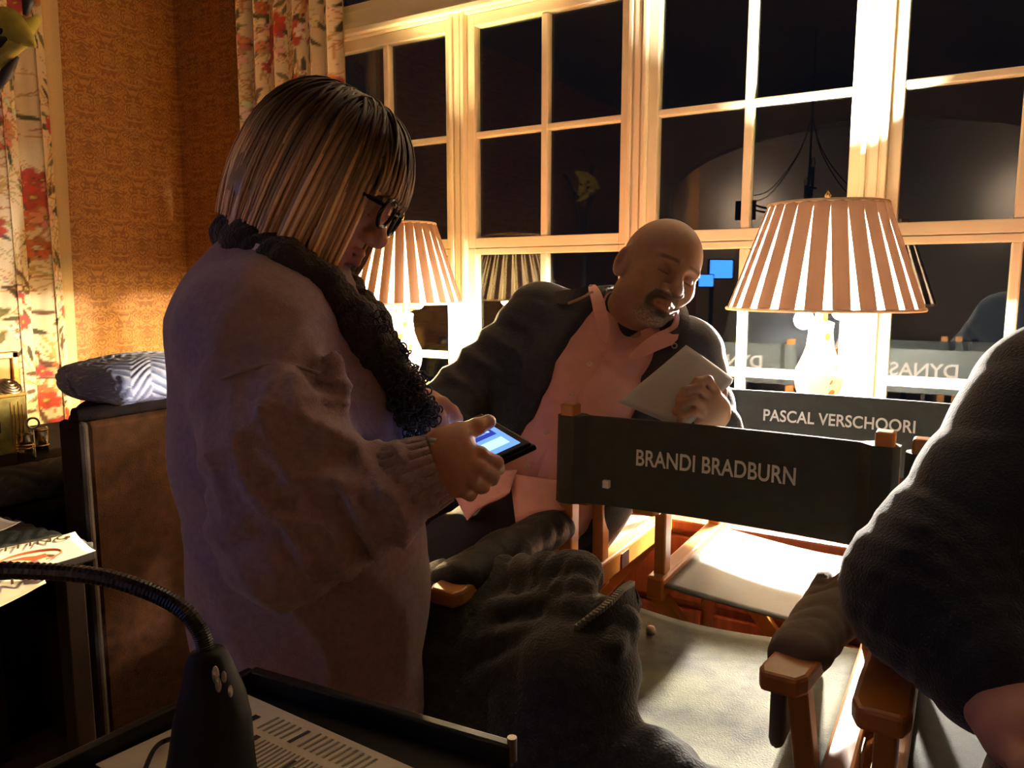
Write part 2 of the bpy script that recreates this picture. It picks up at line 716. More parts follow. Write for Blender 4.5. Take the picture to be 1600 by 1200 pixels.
M_paper_l = wallpaper("damask_wallpaper_side", "Y")
M_paper_w = wallpaper("damask_wallpaper_window", "X")
M_trim = mat("cream_gloss_paint", (0.84, 0.74, 0.50), 0.38, var=0.05, scale=6, bump=0.05, bscale=40)
M_plaster = mat("pale_plaster", (0.72, 0.62, 0.52), 0.8, var=0.05)
M_ceil = mat("ceiling_paint", (0.16, 0.12, 0.08), 0.9, var=0.05)
M_carpet = mat("brown_carpet", (0.10, 0.05, 0.03), 0.95, var=0.35, scale=60, bump=0.5, bscale=400)
M_glass = glass_mat("window_glass", 0.06)
M_glass_mix = M_glass.node_tree.nodes["Mix Shader"]
for l in list(M_glass.node_tree.links):
    if l.to_node == M_glass_mix and l.to_socket == M_glass_mix.inputs[0]:
        M_glass.node_tree.links.remove(l)
M_glass_mix.inputs[0].default_value = 0.065
M_black = mat("black_plastic", (0.007, 0.007, 0.009), 0.6, spec=0.2, var=0.1)
M_metal = mat("steel", (0.45, 0.44, 0.42), 0.3, metal=1.0, var=0.05)
M_brass = mat("brass", (0.75, 0.5, 0.2), 0.25, metal=1.0, var=0.08)
M_wood = mat("honey_beech_wood", (0.43, 0.17, 0.036), 0.32, var=0.22, scale=14, stretch=(1, 0.12, 1), bump=0.05)
M_mahog = mat("mahogany", (0.24, 0.062, 0.022), 0.35, var=0.3, scale=10, stretch=(6, 1, 0.5))
M_dark = mat("dark_stained_wood", (0.014, 0.008, 0.006), 0.6, spec=0.2, var=0.3, scale=10, stretch=(1, 6, 1))

XR, YB = 2.7, -3.2
struct(boxo("floor", (XL - 0.2, YB - 2.6, -0.1), (XR + 0.2, YW + 0.2, 0.0), M_carpet))
struct(boxo("ceiling", (XL - 0.2, YB - 2.6, CEIL), (XR + 0.2, YW + 0.2, CEIL + 0.1), M_ceil))
struct(boxo("wall_left", (XL - 0.15, YB - 2.6, 0), (XL, YW + 0.15, CEIL), M_paper_l))
struct(boxo("wall_right", (XR, YB - 2.6, 0), (XR + 0.15, YW + 0.15, CEIL), M_paper_l))
# window wall: pieces round the row of openings
W0, W1, ZS, ZT = -2.475, 0.475, 0.60, 2.96
w = MB()
w.box((XL, YW, 0), (W0, YW + 0.12, CEIL)).box((W1, YW, 0), (XR, YW + 0.12, CEIL))
w.box((W0, YW, 0), (W1, YW + 0.12, ZS)).box((W0, YW, ZT), (W1, YW + 0.12, CEIL))
struct(w.build("wall_window", M_paper_w))
# back wall with a wide arched opening to the lit hall
ax0, ax1, az, ar = -3.0, 0.9, 2.30, 0.65
w = MB()
w.box((XL, YB - 0.15, 0), (ax0, YB, CEIL)).box((ax1, YB - 0.15, 0), (XR, YB, CEIL))
arch = [V(ax0, YB, CEIL), V(ax0, YB, az)]
for i in range(1, 24):
    t = math.pi * i / 24
    arch.append(V((ax0 + ax1) / 2 - math.cos(t) * (ax1 - ax0) / 2, YB, az + math.sin(t) * ar))
arch += [V(ax1, YB, az), V(ax1, YB, CEIL)]
for i in range(len(arch) - 3):
    a, b = arch[i + 1], arch[i + 2]
    w.prism([a, b, V(b[0], YB, CEIL), V(a[0], YB, CEIL)], (0, -0.15, 0))
struct(w.build("wall_back", M_plaster))
struct(boxo("wall_hall", (XL - 0.2, YB - 2.7, 0), (XR + 0.2, YB - 2.6, CEIL), M_plaster))
struct(MB().box((XL, YW - 0.018, 0), (W0 - 0.1, YW, 0.16)).build("baseboard_window", M_trim, bevel=0.004))
struct(MB().box((XL, YB, 0), (XL + 0.018, YW - 0.02, 0.16)).build("baseboard_left", M_trim, bevel=0.004))

# ------------------------------------------------------------------ windows
PW, MW = 0.286, 0.028
PITCHX = 0.735
starts = [-2.42, -1.685, -0.952, -0.213]
SY0, SY1 = YW - 0.012, YW + 0.030             # sash depth
ROWS_UP = [(1.558, 1.935), (1.958, 2.342)]
ROWS_LO = [(0.690, 1.078), (1.108, 1.495)]


def pane_grid(sash, x0, rows):
    for (z0, z1) in rows:
        for c in range(2):
            a = x0 + c * (PW + MW)
            boxo("pane", (a - 0.003, YW + 0.004, z0 - 0.003), (a + PW + 0.003, YW + 0.016, z1 + 0.003), M_glass, sash)


def sash(win, x0, rows, zlo, zhi, name):
    x1 = x0 + 2 * PW + MW
    s = MB()
    s.box((x0 - 0.034, SY0, zlo), (x0, SY1, zhi)).box((x1, SY0, zlo), (x1 + 0.034, SY1, zhi))
    s.box((x0, SY0, zlo), (x1, SY1, rows[0][0])).box((x0, SY0, rows[-1][1]), (x1, SY1, zhi))
    o = s.build(name, M_trim, win, bevel=0.003)
    mu = MB().box((x0 + PW, SY0 + 0.003, rows[0][0]), (x0 + PW + MW, SY1 - 0.004, rows[-1][1]))
    mu.build("muntin_vertical", M_trim, o, bevel=0.005)
    for r in range(len(rows) - 1):
        MB().box((x0, SY0 + 0.005, rows[r][1]), (x1, SY1 - 0.006, rows[r + 1][0])).build("muntin_horizontal", M_trim, o, bevel=0.005)
    pane_grid(o, x0, rows)
    return o


for i, x0 in enumerate(starts):
    win = bpy.data.objects.new("window_%d" % (i + 1), None)
    win.location = (x0 + PW, YW, 0.64)
    COL.objects.link(win)
    struct(win)
    sash(win, x0, ROWS_UP, 1.520, 2.385, "upper_sash")
    sash(win, x0, ROWS_LO, 0.640, 1.518, "lower_sash")
    win["label"] = ["leftmost tall sash window beside the floral curtain", "sash window between left lamp and man's shoulder",
                    "sash window directly above the bald man's head", "rightmost sash window behind the big pleated lamp"][i]
    # transom light above
    tr = bpy.data.objects.new("window_%d" % (i + 5), None)
    tr.location = (x0 + PW, YW, 2.49)
    COL.objects.link(tr)
    struct(tr)
    sash(tr, x0, [(2.525, 2.86)], 2.49, 2.90, "transom_sash")
    tr["label"] = "transom light above window %s" % ["one", "two", "three", "four"][i]

# posts between the windows, moulded
n_trim = 0
for i in range(5):
    xa = (starts[i - 1] + 2 * PW + MW + 0.034) if i > 0 else W0 - 0.075
    xb = (starts[i] - 0.034) if i < 4 else W1 + 0.10
    n_trim += 1
    p = struct(boxo("trim_%d" % n_trim, (xa, YW - 0.026, 0.60), (xb, YW + 0.05, 2.97), M_trim, bevel=0.003))
    wd = xb - xa
    for (ta, tb, pr) in ((0.0, 0.22, 0.014), (0.32, 0.68, 0.008), (0.78, 1.0, 0.014)):
        boxo("moulding", (xa + wd * ta, YW - 0.026 - pr, 0.60), (xa + wd * tb, YW - 0.026, 2.97), M_trim, p, 0.003)
n_trim += 1
hd = struct(boxo("trim_%d" % n_trim, (W0 - 0.09, YW - 0.03, 2.386), (W1 + 0.1, YW + 0.05, 2.489), M_trim, bevel=0.003))
boxo("moulding", (W0 - 0.09, YW - 0.055, 2.392), (W1 + 0.1, YW - 0.03, 2.418), M_trim, hd, 0.006)
boxo("moulding", (W0 - 0.09, YW - 0.044, 2.418), (W1 + 0.1, YW - 0.03, 2.440), M_trim, hd, 0.004)
n_trim += 1
sill = struct(boxo("trim_%d" % n_trim, (W0 - 0.09, YW - 0.085, 0.60), (W1 + 0.1, YW + 0.05, 0.638), M_trim, bevel=0.006))
n_trim += 1
struct(boxo("trim_%d" % n_trim, (W0 - 0.09, YW - 0.05, 2.90), (W1 + 0.1, YW + 0.03, 2.99), M_trim, bevel=0.004))

# ------------------------------------------------------------------ floral curtains
def floral(W, H, res, seed):
    rng = random.Random(seed)
    nu, nv = int(W / res) + 1, int(H / res) + 1
    img = np.ones((nu, nv, 3), np.float32) * np.array((0.80, 0.66, 0.42), np.float32)
    U, Vv = np.meshgrid(np.arange(nu) * res, np.arange(nv) * res, indexing='ij')

    def oval(cx, cy, rx, ry, ang, col, soft=0.8):
        m = max(rx, ry) + 2 * res
        i0, i1 = max(0, int((cx - m) / res)), min(nu, int((cx + m) / res) + 2)
        j0, j1 = max(0, int((cy - m) / res)), min(nv, int((cy + m) / res) + 2)
        if i1 <= i0 or j1 <= j0:
            return
        x, y = U[i0:i1, j0:j1] - cx, Vv[i0:i1, j0:j1] - cy
        c, s = math.cos(ang), math.sin(ang)
        d = ((x * c + y * s) / rx) ** 2 + ((-x * s + y * c) / ry) ** 2
        a = np.clip((1.15 - d) * 3.0, 0, 1)[..., None] * soft
        img[i0:i1, j0:j1] = img[i0:i1, j0:j1] * (1 - a) + np.array(col, np.float32) * a

    def stroke(x, y, ang, ln, bend, wd, col):
        n = max(4, int(ln / 0.008))
        for q in range(n):
            oval(x, y, 0.006, wd * (1.2 - 0.8 * q / n), ang, col, 0.9)
            x += math.cos(ang) * ln / n
            y += math.sin(ang) * ln / n
            ang += bend / n
        return x, y, ang
    reds = [(0.55, 0.06, 0.03), (0.62, 0.16, 0.05), (0.70, 0.30, 0.16), (0.45, 0.05, 0.05)]
    pale = [(0.86, 0.72, 0.50), (0.88, 0.62, 0.42), (0.90, 0.80, 0.62)]
    dark = [(0.03, 0.03, 0.015), (0.07, 0.06, 0.02), (0.10, 0.05, 0.02), (0.13, 0.12, 0.03)]
    rust = [(0.55, 0.26, 0.06), (0.62, 0.36, 0.10), (0.48, 0.17, 0.04), (0.42, 0.36, 0.10)]

    def flower(x, y, r):
        col = rng.choice(reds + pale)
        a0 = rng.random() * 6
        for q in range(7):
            a = a0 + q * math.pi * 2 / 7
            cc = [max(0, c * rng.uniform(0.75, 1.15)) for c in col]
            oval(x + math.cos(a) * r * 0.62, y + math.sin(a) * r * 0.62, r * 0.5, r * 0.34, a, (0.2, 0.06, 0.02), 0.55)
            oval(x + math.cos(a) * r * 0.62, y + math.sin(a) * r * 0.62, r * 0.44, r * 0.28, a, cc, 0.95)
        oval(x, y, r * 0.26, r * 0.26, 0, (0.25, 0.10, 0.02), 0.9)
        oval(x, y, r * 0.12, r * 0.12, 0, (0.75, 0.5, 0.1), 0.9)

    row = 0
    y = 0.05
    while y < H:
        x = -0.05 + (row % 2) * 0.18
        while x < W + 0.1:
            cx, cy = x + rng.uniform(-0.03, 0.03), y + rng.uniform(-0.05, 0.05)
            kind = (row + int(x * 3)) % 3
            # plumes
            for q in range(9):
                a = math.pi / 2 + rng.uniform(-1.0, 1.0) + (math.pi if rng.random() < 0.4 else 0)
                ex, ey, ea = stroke(cx, cy, a, rng.uniform(0.16, 0.34), rng.uniform(-1.4, 1.4), 0.0042, rng.choice(rust))
                for _ in range(7):
                    t = rng.random()
                    sx, sy = cx + (ex - cx) * t, cy + (ey - cy) * t
                    stroke(sx, sy, ea + rng.uniform(-0.9, 0.9), rng.uniform(0.06, 0.13), rng.uniform(-1, 1), 0.0032, rng.choice(rust))
            for q in range(22):
                a = rng.random() * 6.3
                rr = rng.uniform(0.05, 0.17)
                oval(cx + math.cos(a) * rr, cy + math.sin(a) * rr * 1.3, rng.uniform(0.026, 0.046), rng.uniform(0.008, 0.013), a + rng.uniform(-0.6, 0.6), rng.choice(dark), 0.95)
            for q in range(15 if kind != 2 else 7):
                a = rng.random() * 6.3
                rr = rng.uniform(0.0, 0.115)
                flower(cx + math.cos(a) * rr, cy + math.sin(a) * rr * 1.5, rng.uniform(0.026, 0.052))
            if kind == 2:      # a long-necked bird on a branch
                bx, by = cx + 0.02, cy + 0.13
                oval(bx, by, 0.042, 0.017, -0.6, (0.10, 0.04, 0.02), 0.95)
                oval(bx + 0.045, by - 0.045, 0.035, 0.009, -0.9, (0.06, 0.03, 0.015), 0.95)
                stroke(bx - 0.03, by + 0.015, 2.0, 0.05, -0.9, 0.007, (0.10, 0.03, 0.02))
                oval(bx - 0.045, by + 0.062, 0.011, 0.009, 0.3, (0.10, 0.03, 0.02), 0.95)
                oval(bx + 0.005, by - 0.02, 0.03, 0.012, -0.5, (0.55, 0.45, 0.2), 0.8)
                stroke(cx - 0.08, cy + 0.075, 0.2, 0.19, -0.5, 0.005, (0.09, 0.04, 0.02))
            for q in range(4):
                sx, sy = cx + rng.uniform(-0.1, 0.1), cy + rng.uniform(-0.24, 0.24)
                stroke(sx, sy, rng.random() * 6.3, 0.05, 0.8, 0.002, rng.choice(dark))
                flower(sx, sy, rng.uniform(0.008, 0.014))
            x += 0.36
        y += 0.40
        row += 1
    return img, nu, nv


M_chintz = mat("floral_chintz", (1, 1, 1), 0.7, var=0.06, scale=200, attr=True)


def curtain(name, label, p0, along, out, width, folds, cloth_w, seed, amp=0.036, plain=0.05):
    """p0: lower start on the wall; along: direction across; out: into the room"""
    res, H = 0.0062, 2.93
    img, nu, nv = floral(cloth_w, H, res, seed)
    k = int(nu * (1 - plain))
    img[k:] = np.array((0.80, 0.60, 0.30), np.float32)
    pts = np.zeros((nu, nv, 3))
    s = np.linspace(0, 1, nu)[:, None]
    z = np.linspace(0, 1, nv)[None, :]
    ph = 2 * math.pi * folds * (s + 0.010 * np.sin(9 * s) * (1 - z)) + 0.5 * np.sin(5 * s + 2 * z)
    a = amp * (0.75 + 0.25 * np.sin(7 * s + 1.0)) * (0.75 + 0.35 * (1 - z))
    wv = np.sin(ph)
    prof = np.sign(wv) * np.abs(wv) ** 0.75
    off = prof * a + amp * 1.3
    lat = s * width + np.sin(2 * ph) * width / folds * 0.10
    al, ou = np.asarray(along, float), np.asarray(out, float)
    pts = p0[None, None, :] + al[None, None, :] * lat[..., None] + ou[None, None, :] * off[..., None]
    pts[..., 2] = 0.03 + z * H
    t = tag(bpy.data.objects.new(name, None), label, "curtain", "floral curtains")
    t.location = [float(v) for v in (p0 + al * width / 2)]
    t.location[2] = 0.03
    COL.objects.link(t)
    mb = MB().grid(pts.reshape(-1, 3), nu, nv)
    mb.build("drape", M_chintz, t, smooth=True, colors=img.reshape(-1, 3))
    top = p0 + ou * amp * 1.3
    rod = MB().tube([V(top[0], top[1], 2.985) - al * 0.06, V(top[0], top[1], 2.985) + al * (width + 0.06)], 0.014, 12)
    rod.build("curtain_rod", M_brass, t, smooth=True)
    return t


e = PX(104, 300, XL + 0.05)
curtain("floral_curtain", "cream floral curtain at the far left edge, beside the wallpapered wall", V(XL + 0.004, e[1] - 0.75, 0), (0, 1, 0), (1, 0, 0), 0.75, 5, 1.25, 3, plain=0.05, amp=0.045)
a, b = PY(383, 100, YW - 0.05), PY(549, 100, YW - 0.05)
curtain("floral_curtain", "cream floral curtain with birds hanging left of the windows, above the woman's head", V(a[0], YW - 0.045, 0), (1, 0, 0), (0, -1, 0), b[0] - a[0], 6, 1.0, 11, amp=0.030, plain=0.06)

# ------------------------------------------------------------------ sideboard under the windows
SBX0, SBX1, SBY0, SBY1, SBZ = -1.93, 0.85, 1.885, 2.43, 0.78
sb = thing("sideboard", "long reddish-brown wooden sideboard under the windows carrying both lamps", "sideboard", ((SBX0 + SBX1) / 2, (SBY0 + SBY1) / 2, 0))
boxo("top", (SBX0 - 0.03, SBY0 - 0.025, SBZ - 0.03), (SBX1 + 0.03, SBY1, SBZ), M_mahog, sb, 0.006)
boxo("body", (SBX0, SBY0, 0.08), (SBX1, SBY1 - 0.01, SBZ - 0.03), M_mahog, sb)
for i in range(6):
    xa = SBX0 + 0.03 + i * (SBX1 - SBX0 - 0.03) / 6
    xb = xa + (SBX1 - SBX0 - 0.03) / 6 - 0.03
    dr = boxo("drawer", (xa, SBY0 - 0.016, 0.56), (xb, SBY0, 0.735), M_mahog, sb, 0.005)
    MB().ball(((xa + xb) / 2, SBY0 - 0.03, 0.65), 0.014).build("knob", M_brass, dr, smooth=True)
    do = boxo("door", (xa, SBY0 - 0.016, 0.12), (xb, SBY0, 0.54), M_mahog, sb, 0.005)
    MB().ball((xb - 0.04, SBY0 - 0.03, 0.36), 0.014).build("knob", M_brass, do, smooth=True)
for x in (SBX0 + 0.04, SBX1 - 0.04):
    for y in (SBY0 + 0.04, SBY1 - 0.06):
        boxo("foot", (x - 0.03, y - 0.03, 0), (x + 0.03, y + 0.03, 0.08), M_mahog, sb)

# ------------------------------------------------------------------ table lamps
M_pleat = shade_mat("tan_pleat_silk", (0.30, 0.16, 0.10), 0.05)
M_liner = shade_mat("cream_shade_liner", (0.92, 0.80, 0.60), 0.72)
M_band = mat("shade_trim", (0.62, 0.44, 0.26), 0.8)


def ceramic():
    m = mat("painted_porcelain", (0.85, 0.78, 0.66), 0.18, var=0.03)
    nt = m.node_tree
    N, L = nt.nodes.new, nt.links.new
    b = nt.nodes["Principled BSDF"]
    vo = N("ShaderNodeTexVoronoi")
    vo.inputs["Scale"].default_value = 26
    tc = N("ShaderNodeTexCoord")
    L(tc.outputs["Object"], vo.inputs["Vector"])
    lt = N("ShaderNodeMath")
    lt.operation = 'LESS_THAN'
    lt.inputs[1].default_value = 0.36
    L(vo.outputs["Distance"], lt.inputs[0])
    n2 = N("ShaderNodeTexNoise")
    n2.inputs["Scale"].default_value = 9
    L(tc.outputs["Object"], n2.inputs["Vector"])
    gt = N("ShaderNodeMath")
    gt.operation = 'GREATER_THAN'
    gt.inputs[1].default_value = 0.5
    L(n2.outputs["Fac"], gt.inputs[0])
    mu = N("ShaderNodeMath")
    mu.operation = 'MULTIPLY'
    L(lt.outputs[0], mu.inputs[0])
    L(gt.outputs[0], mu.inputs[1])
    mx = N("ShaderNodeMix")
    mx.data_type = 'RGBA'
    mx.inputs["A"].default_value = (0.86, 0.80, 0.68, 1)
    mx.inputs["B"].default_value = (0.50, 0.20, 0.04, 1)
    L(mu.outputs[0], mx.inputs["Factor"])
    L(mx.outputs["Result"], b.inputs["Base Color"])
    return m


M_porc = ceramic()


def lamp(label, c, rb, rt, power, color, zb, n=24):
    t = thing("table_lamp", label, "lamp", (c[0], c[1], SBZ), "pleated table lamps")
    z0, z1 = 1.31 - SBZ, 1.595 - SBZ
    prof = [(0, 0), (0.085, 0), (0.09, 0.008), (0.08, 0.02), (0.10, 0.04), (0.132, 0.09), (0.140, 0.14), (0.128, 0.19), (0.09, 0.24), (0.056, 0.275), (0.050, 0.29),
            (0.058, 0.31), (0.064, 0.34), (0.060, 0.37), (0.046, 0.40), (0.036, 0.43), (0.031, 0.47), (0.033, 0.495), (0.02, 0.50), (0.0, 0.50)]
    MB().lathe(prof, (c[0], c[1], SBZ), 40).build("gourd_vase", M_porc, t, smooth=True)
    MB().lathe([(0, 0.50), (0.016, 0.50), (0.016, 0.555), (0, 0.555)], (c[0], c[1], SBZ), 16).build("socket", M_brass, t)
    # harp and finial
    pts = []
    for i in range(17):
        a = math.pi * i / 16
        pts.append(V(c[0] + 0.05 * math.cos(a), c[1], SBZ + 0.54 + 0.27 * math.sin(a) ** 0.8))
    MB().tube(pts, 0.0022, 6).build("harp", M_brass, t)
    MB().lathe([(0, 0.81), (0.008, 0.81), (0.004, 0.825), (0.009, 0.835), (0, 0.85)], (c[0], c[1], SBZ), 12).build("finial", M_brass, t, smooth=True)
    # shade: liner, pleats one by one, trims, spider
    seg = 84
    sh = MB().lathe([(rb, z0), (rt, z1)], (c[0], c[1], SBZ), seg).build("shade", M_liner, t, smooth=True)
    hgt = z1 - z0
    sl = math.atan2(rb - rt, hgt)
    # pleat mesh at angle 0, local to the lamp axis
    wd = 2 * math.pi * rt / n * 0.54
    vs, fs = [], []
    for i in range(5):
        f = i / 4
        r = rb + (rt - rb) * f
        for sx, dr in ((-1, 0.0015), (-0.4, 0.005), (0.4, 0.0062), (1, 0.0025)):
            ww = wd * (1.06 - 0.08 * f)
            vs.append((r * math.cos(sx * ww / r) + dr, r * math.sin(sx * ww / r) + 0, z0 + hgt * f))
    for i in range(4):
        for j in range(3):
            fs.append((i * 4 + j, i * 4 + j + 1, (i + 1) * 4 + j + 1, (i + 1) * 4 + j))
    me = bpy.data.meshes.new("pleat")
    me.from_pydata(vs, [], fs)
    me.polygons.foreach_set("use_smooth", [True] * len(fs))
    me.materials.append(M_pleat)
    for i in range(n):
        o = bpy.data.objects.new("pleat", me)
        o.location = (c[0], c[1], SBZ)
        o.rotation_euler = (0, 0, 2 * math.pi * (i + 0.3) / n)
        link(o, sh)
    for r, z, nm in ((rb + 0.004, z0 + 0.004, "bottom_trim"), (rt + 0.004, z1 - 0.004, "top_trim")):
        MB().torus((c[0], c[1], SBZ + z), (0, 0, 1), r, 0.005, 64, 6).build(nm, M_band, sh, smooth=True)
    sp = MB()
    for k in range(3):
        a = 2 * math.pi * k / 3
        sp.tube([V(c[0], c[1], SBZ + 0.81), V(c[0] + rt * math.cos(a), c[1] + rt * math.sin(a), SBZ + z1 - 0.006)], 0.002, 6)
    sp.build("spider", M_brass, sh)
    # two bulbs low in the shade
    rr = 0.026
    area = 4 * math.pi * rr * rr
    for k in (-1, 1):
        bc = V(c[0], c[1], zb[(k + 1) // 2]) + CR * (0.048 * k)
        bm = emit_mat("bulb_glow_%s" % label[:5].strip(), color, power / 2 / (math.pi * area))
        bu = MB().ball(bc, rr, 14, 10).build("bulb", bm, t, smooth=True)
        MB().tube([bc - V(0, 0, 0.02) - CR * 0.01 * k, V(c[0], c[1], SBZ + 0.505)], 0.009, 8).build("bulb_arm", M_brass, bu)
    return t


LL = P(631, 475, 2.75)
RL = P(1284, 490, 2.10)
lamp("small pleated lamp on the sideboard, between the woman's face and the window post", LL, 0.206, 0.112, LAMP_WARM, (1.0, 0.73, 0.36), (1.312, 1.318))
lamp("large glaring pleated lamp on the right, behind the farther name-printed chair", RL, 0.247, 0.146, LAMP_WHITE, (1.0, 0.90, 0.78), (1.284, 1.400))

# ================================================================== DIRECTOR'S CHAIRS
M_canvas = mat("black_canvas", (0.048, 0.054, 0.048), 0.75, var=0.15, scale=40, bump=0.35, bscale=900)
M_seat = mat("grey_green_seat_canvas", (0.11, 0.125, 0.10), 0.42, var=0.22, scale=7, bump=0.25, bscale=500)
M_seat_o = mat("worn_olive_seat_canvas", (0.125, 0.124, 0.068), 0.7, var=0.8, scale=11, bump=0.3, bscale=400)
M_letter = mat("white_print", (0.86, 0.86, 0.84), 0.7, var=0.05)
TOPF, BOTF, RAILZ, ARMZ, SEATZ = 1.135, 0.968, 0.785, 0.965, 0.765


def director_chair(label, x0, x1, yb, lettering=None, letter_x=None, letter_z=None, size=0.04, seat_mat=None, logo=True, spacing=1.05, narrow=1.0, toe=(0.0, 0.0), arm_z=ARMZ, ext=0.085):
    t = thing("director_chair", label, "chair", ((x0 + x1) / 2, yb - 0.22, 0), "tall folding director's chairs")
    xs = (x0, x1)
    yf = yb - 0.40
    for k, x in enumerate(xs):
        s = -1 if k == 0 else 1
        MB().bar((x, yb, RAILZ), (x, yb + 0.006, TOPF + 0.022), 0.028, 0.034, (1, 0, 0)).build("back_post", M_wood, t, bevel=0.004)
        MB().bar((x + toe[k] * 0.5, yf + 0.03, RAILZ), (x + toe[k] * 0.8, yf + 0.03, arm_z - 0.012), 0.024, 0.036, (1, 0, 0)).build("front_post", M_wood, t, bevel=0.004)
        rail = MB().bar((x, yb + 0.03, RAILZ), (x, yf - 0.01, RAILZ), 0.036, 0.048, (1, 0, 0)).build("side_rail", M_wood, t, bevel=0.005)
        MB().box((x + s * 0.018 - 0.002, yf + 0.10, RAILZ - 0.018), (x + s * 0.018 + 0.002, yf + 0.14, RAILZ + 0.016)).build("hinge", M_metal, rail)
        MB().tube([V(x - 0.019, yb, RAILZ), V(x + 0.019, yb, RAILZ)], 0.006, 8).build("bolt", M_metal, rail)
        # arm: flat board, rounded end, waisted
        arm = MB()
        prof = []
        ya, yz = yb - 0.020, yf - ext
        ln = ya - yz
        for (f, wdt) in ((0, 0.020), (0.1, 0.023), (0.5, 0.023), (0.85, 0.027), (0.96, 0.027), (1.0, 0.020)):
            prof.append((ya - ln * f, wdt, x + toe[k] * f))
        poly = [V(xx - wdt, y, arm_z - 0.012) for y, wdt, xx in prof] + [V(xx + wdt, y, arm_z - 0.012) for y, wdt, xx in reversed(prof)]
        arm.prism(poly, (0, 0, 0.024)).build("armrest", M_wood, t, bevel=0.005)
    # crossed legs, front and back, with floor runners and a foot rest
    for y in (yb - 0.02, yf + 0.03):
        MB().bar((x0, y - 0.014, RAILZ - 0.02), (x1, y - 0.014, 0.05), 0.022, 0.034, (0, 1, 0)).build("leg", M_wood, t, bevel=0.003)
        MB().bar((x1, y + 0.014, RAILZ - 0.02), (x0, y + 0.014, 0.05), 0.022, 0.034, (0, 1, 0)).build("leg", M_wood, t, bevel=0.003)
    for x in xs:
        MB().bar((x, yb + 0.04, 0.025), (x, yf - 0.04, 0.025), 0.036, 0.05, (1, 0, 0)).build("floor_runner", M_wood, t, bevel=0.004)
    MB().bar((x0 + 0.02, yf + 0.0, 0.30), (x1 - 0.02, yf + 0.0, 0.30), 0.06, 0.018, (0, 1, 0)).build("foot_rest", M_wood, t, bevel=0.004)
    # canvas seat, sagging between the rails
    nu, nv = 25, 21
    pts = []
    for i in range(nu):
        u = i / (nu - 1)
        for j in range(nv):
            v = j / (nv - 1)
            sag = 0.030 * math.sin(math.pi * u) * (0.8 + 0.2 * math.sin(math.pi * v))
            wr = 0.0035 * math.sin(9 * v + 5 * u) * math.sin(math.pi * u)
            pts.append((x0 + 0.015 + (x1 - x0 - 0.030) * u, yf - 0.005 + (yb - yf + 0.02) * v, RAILZ + 0.008 - sag * 0.8 + wr))
    MB().grid(pts, nu, nv).build("seat", seat_mat or M_seat, t, smooth=True, solid=0.004)
    # back canvas: a sleeve round both posts
    hh = TOPF - BOTF
    outl = []
    n = 60
    xa, xb = x0 - 0.022, x1 + 0.022
    for i in range(n + 1):
        f = i / n
        x = xa + (xb - xa) * f
        bow = 0.020 * math.sin(math.pi * f)
        dist = min(f, 1 - f) * (xb - xa)
        edge = min(1.0, max(0.0, (dist - 0.040) / 0.02))
        th = 0.0035 + 0.0195 * (1 - edge)
        if dist < 0.012:
            th *= 0.45 + 0.55 * dist / 0.012
        outl.append((x, yb + bow, th))
    front, back = [], []
    for x, y, th in outl:
        front.append((x, y - th))
        back.append((x, y + th))
    loop = front + back[::-1]
    vs, fs = [], []
    m = len(loop)
    for r in range(5):
        z = BOTF + hh * r / 4
        for (x, y) in loop:
            vs.append((x, y + 0.006 * r / 4, z))
    for r in range(4):
        for i in range(m):
            fs.append((r * m + i, r * m + (i + 1) % m, (r + 1) * m + (i + 1) % m, (r + 1) * m + i))
    half = len(front)
    for i in range(half - 1):
        fs.append((4 * m + i, 4 * m + i + 1, 4 * m + (m - 2 - i), 4 * m + (m - 1 - i)))
        fs.append((i, m - 1 - i, m - 2 - i, i + 1))
    bk = MB().add(vs, fs).build("back_canvas", M_canvas, t, smooth=False)
    if lettering:
        yy = yb - 0.0055 + 0.018
        text_on_canvas(lettering, bk, letter_x, yb, (letter_z - BOTF) / hh, x0, x1, letter_z, size, -1, spacing, narrow)
    if logo:
        text_on_canvas("DYNASTY", bk, (x0 + x1) / 2 + 0.18, yb, 0.5, x0, x1, (TOPF + BOTF) / 2 - 0.018, 0.072, 1, 1.0)
    return t


def text_on_canvas(body, parent, x, yb, f, x0, x1, z, size, side, spacing, narrow=1.0):
    """print that follows the bowed canvas; side -1: the face towards the room, +1: towards the window"""
    o = text_obj(body, "lettering", M_letter, parent, (0, 0, 0), (1, 0, 0), (0, 0, 1), size, 0.0, offset=size * 0.018, spacing=spacing)
    me = o.data
    off = o.location
    xa, xb = x0 - 0.022, x1 + 0.022
    for v in me.vertices:
        wx, wz = (v.co.x + off.x) * (narrow if side < 0 else 1.0), v.co.z + off.z
        xx = x + wx if side < 0 else x - wx
        ff = min(1, max(0, (xx - xa) / (xb - xa)))
        yy = yb + 0.020 * math.sin(math.pi * ff) + 0.006 * (z + wz - BOTF) / (TOPF - BOTF) + side * 0.0048
        v.co = Vector((xx, yy, z + wz)) - off
    if side < 0:
        pass
    else:
        me.flip_normals()
    return o


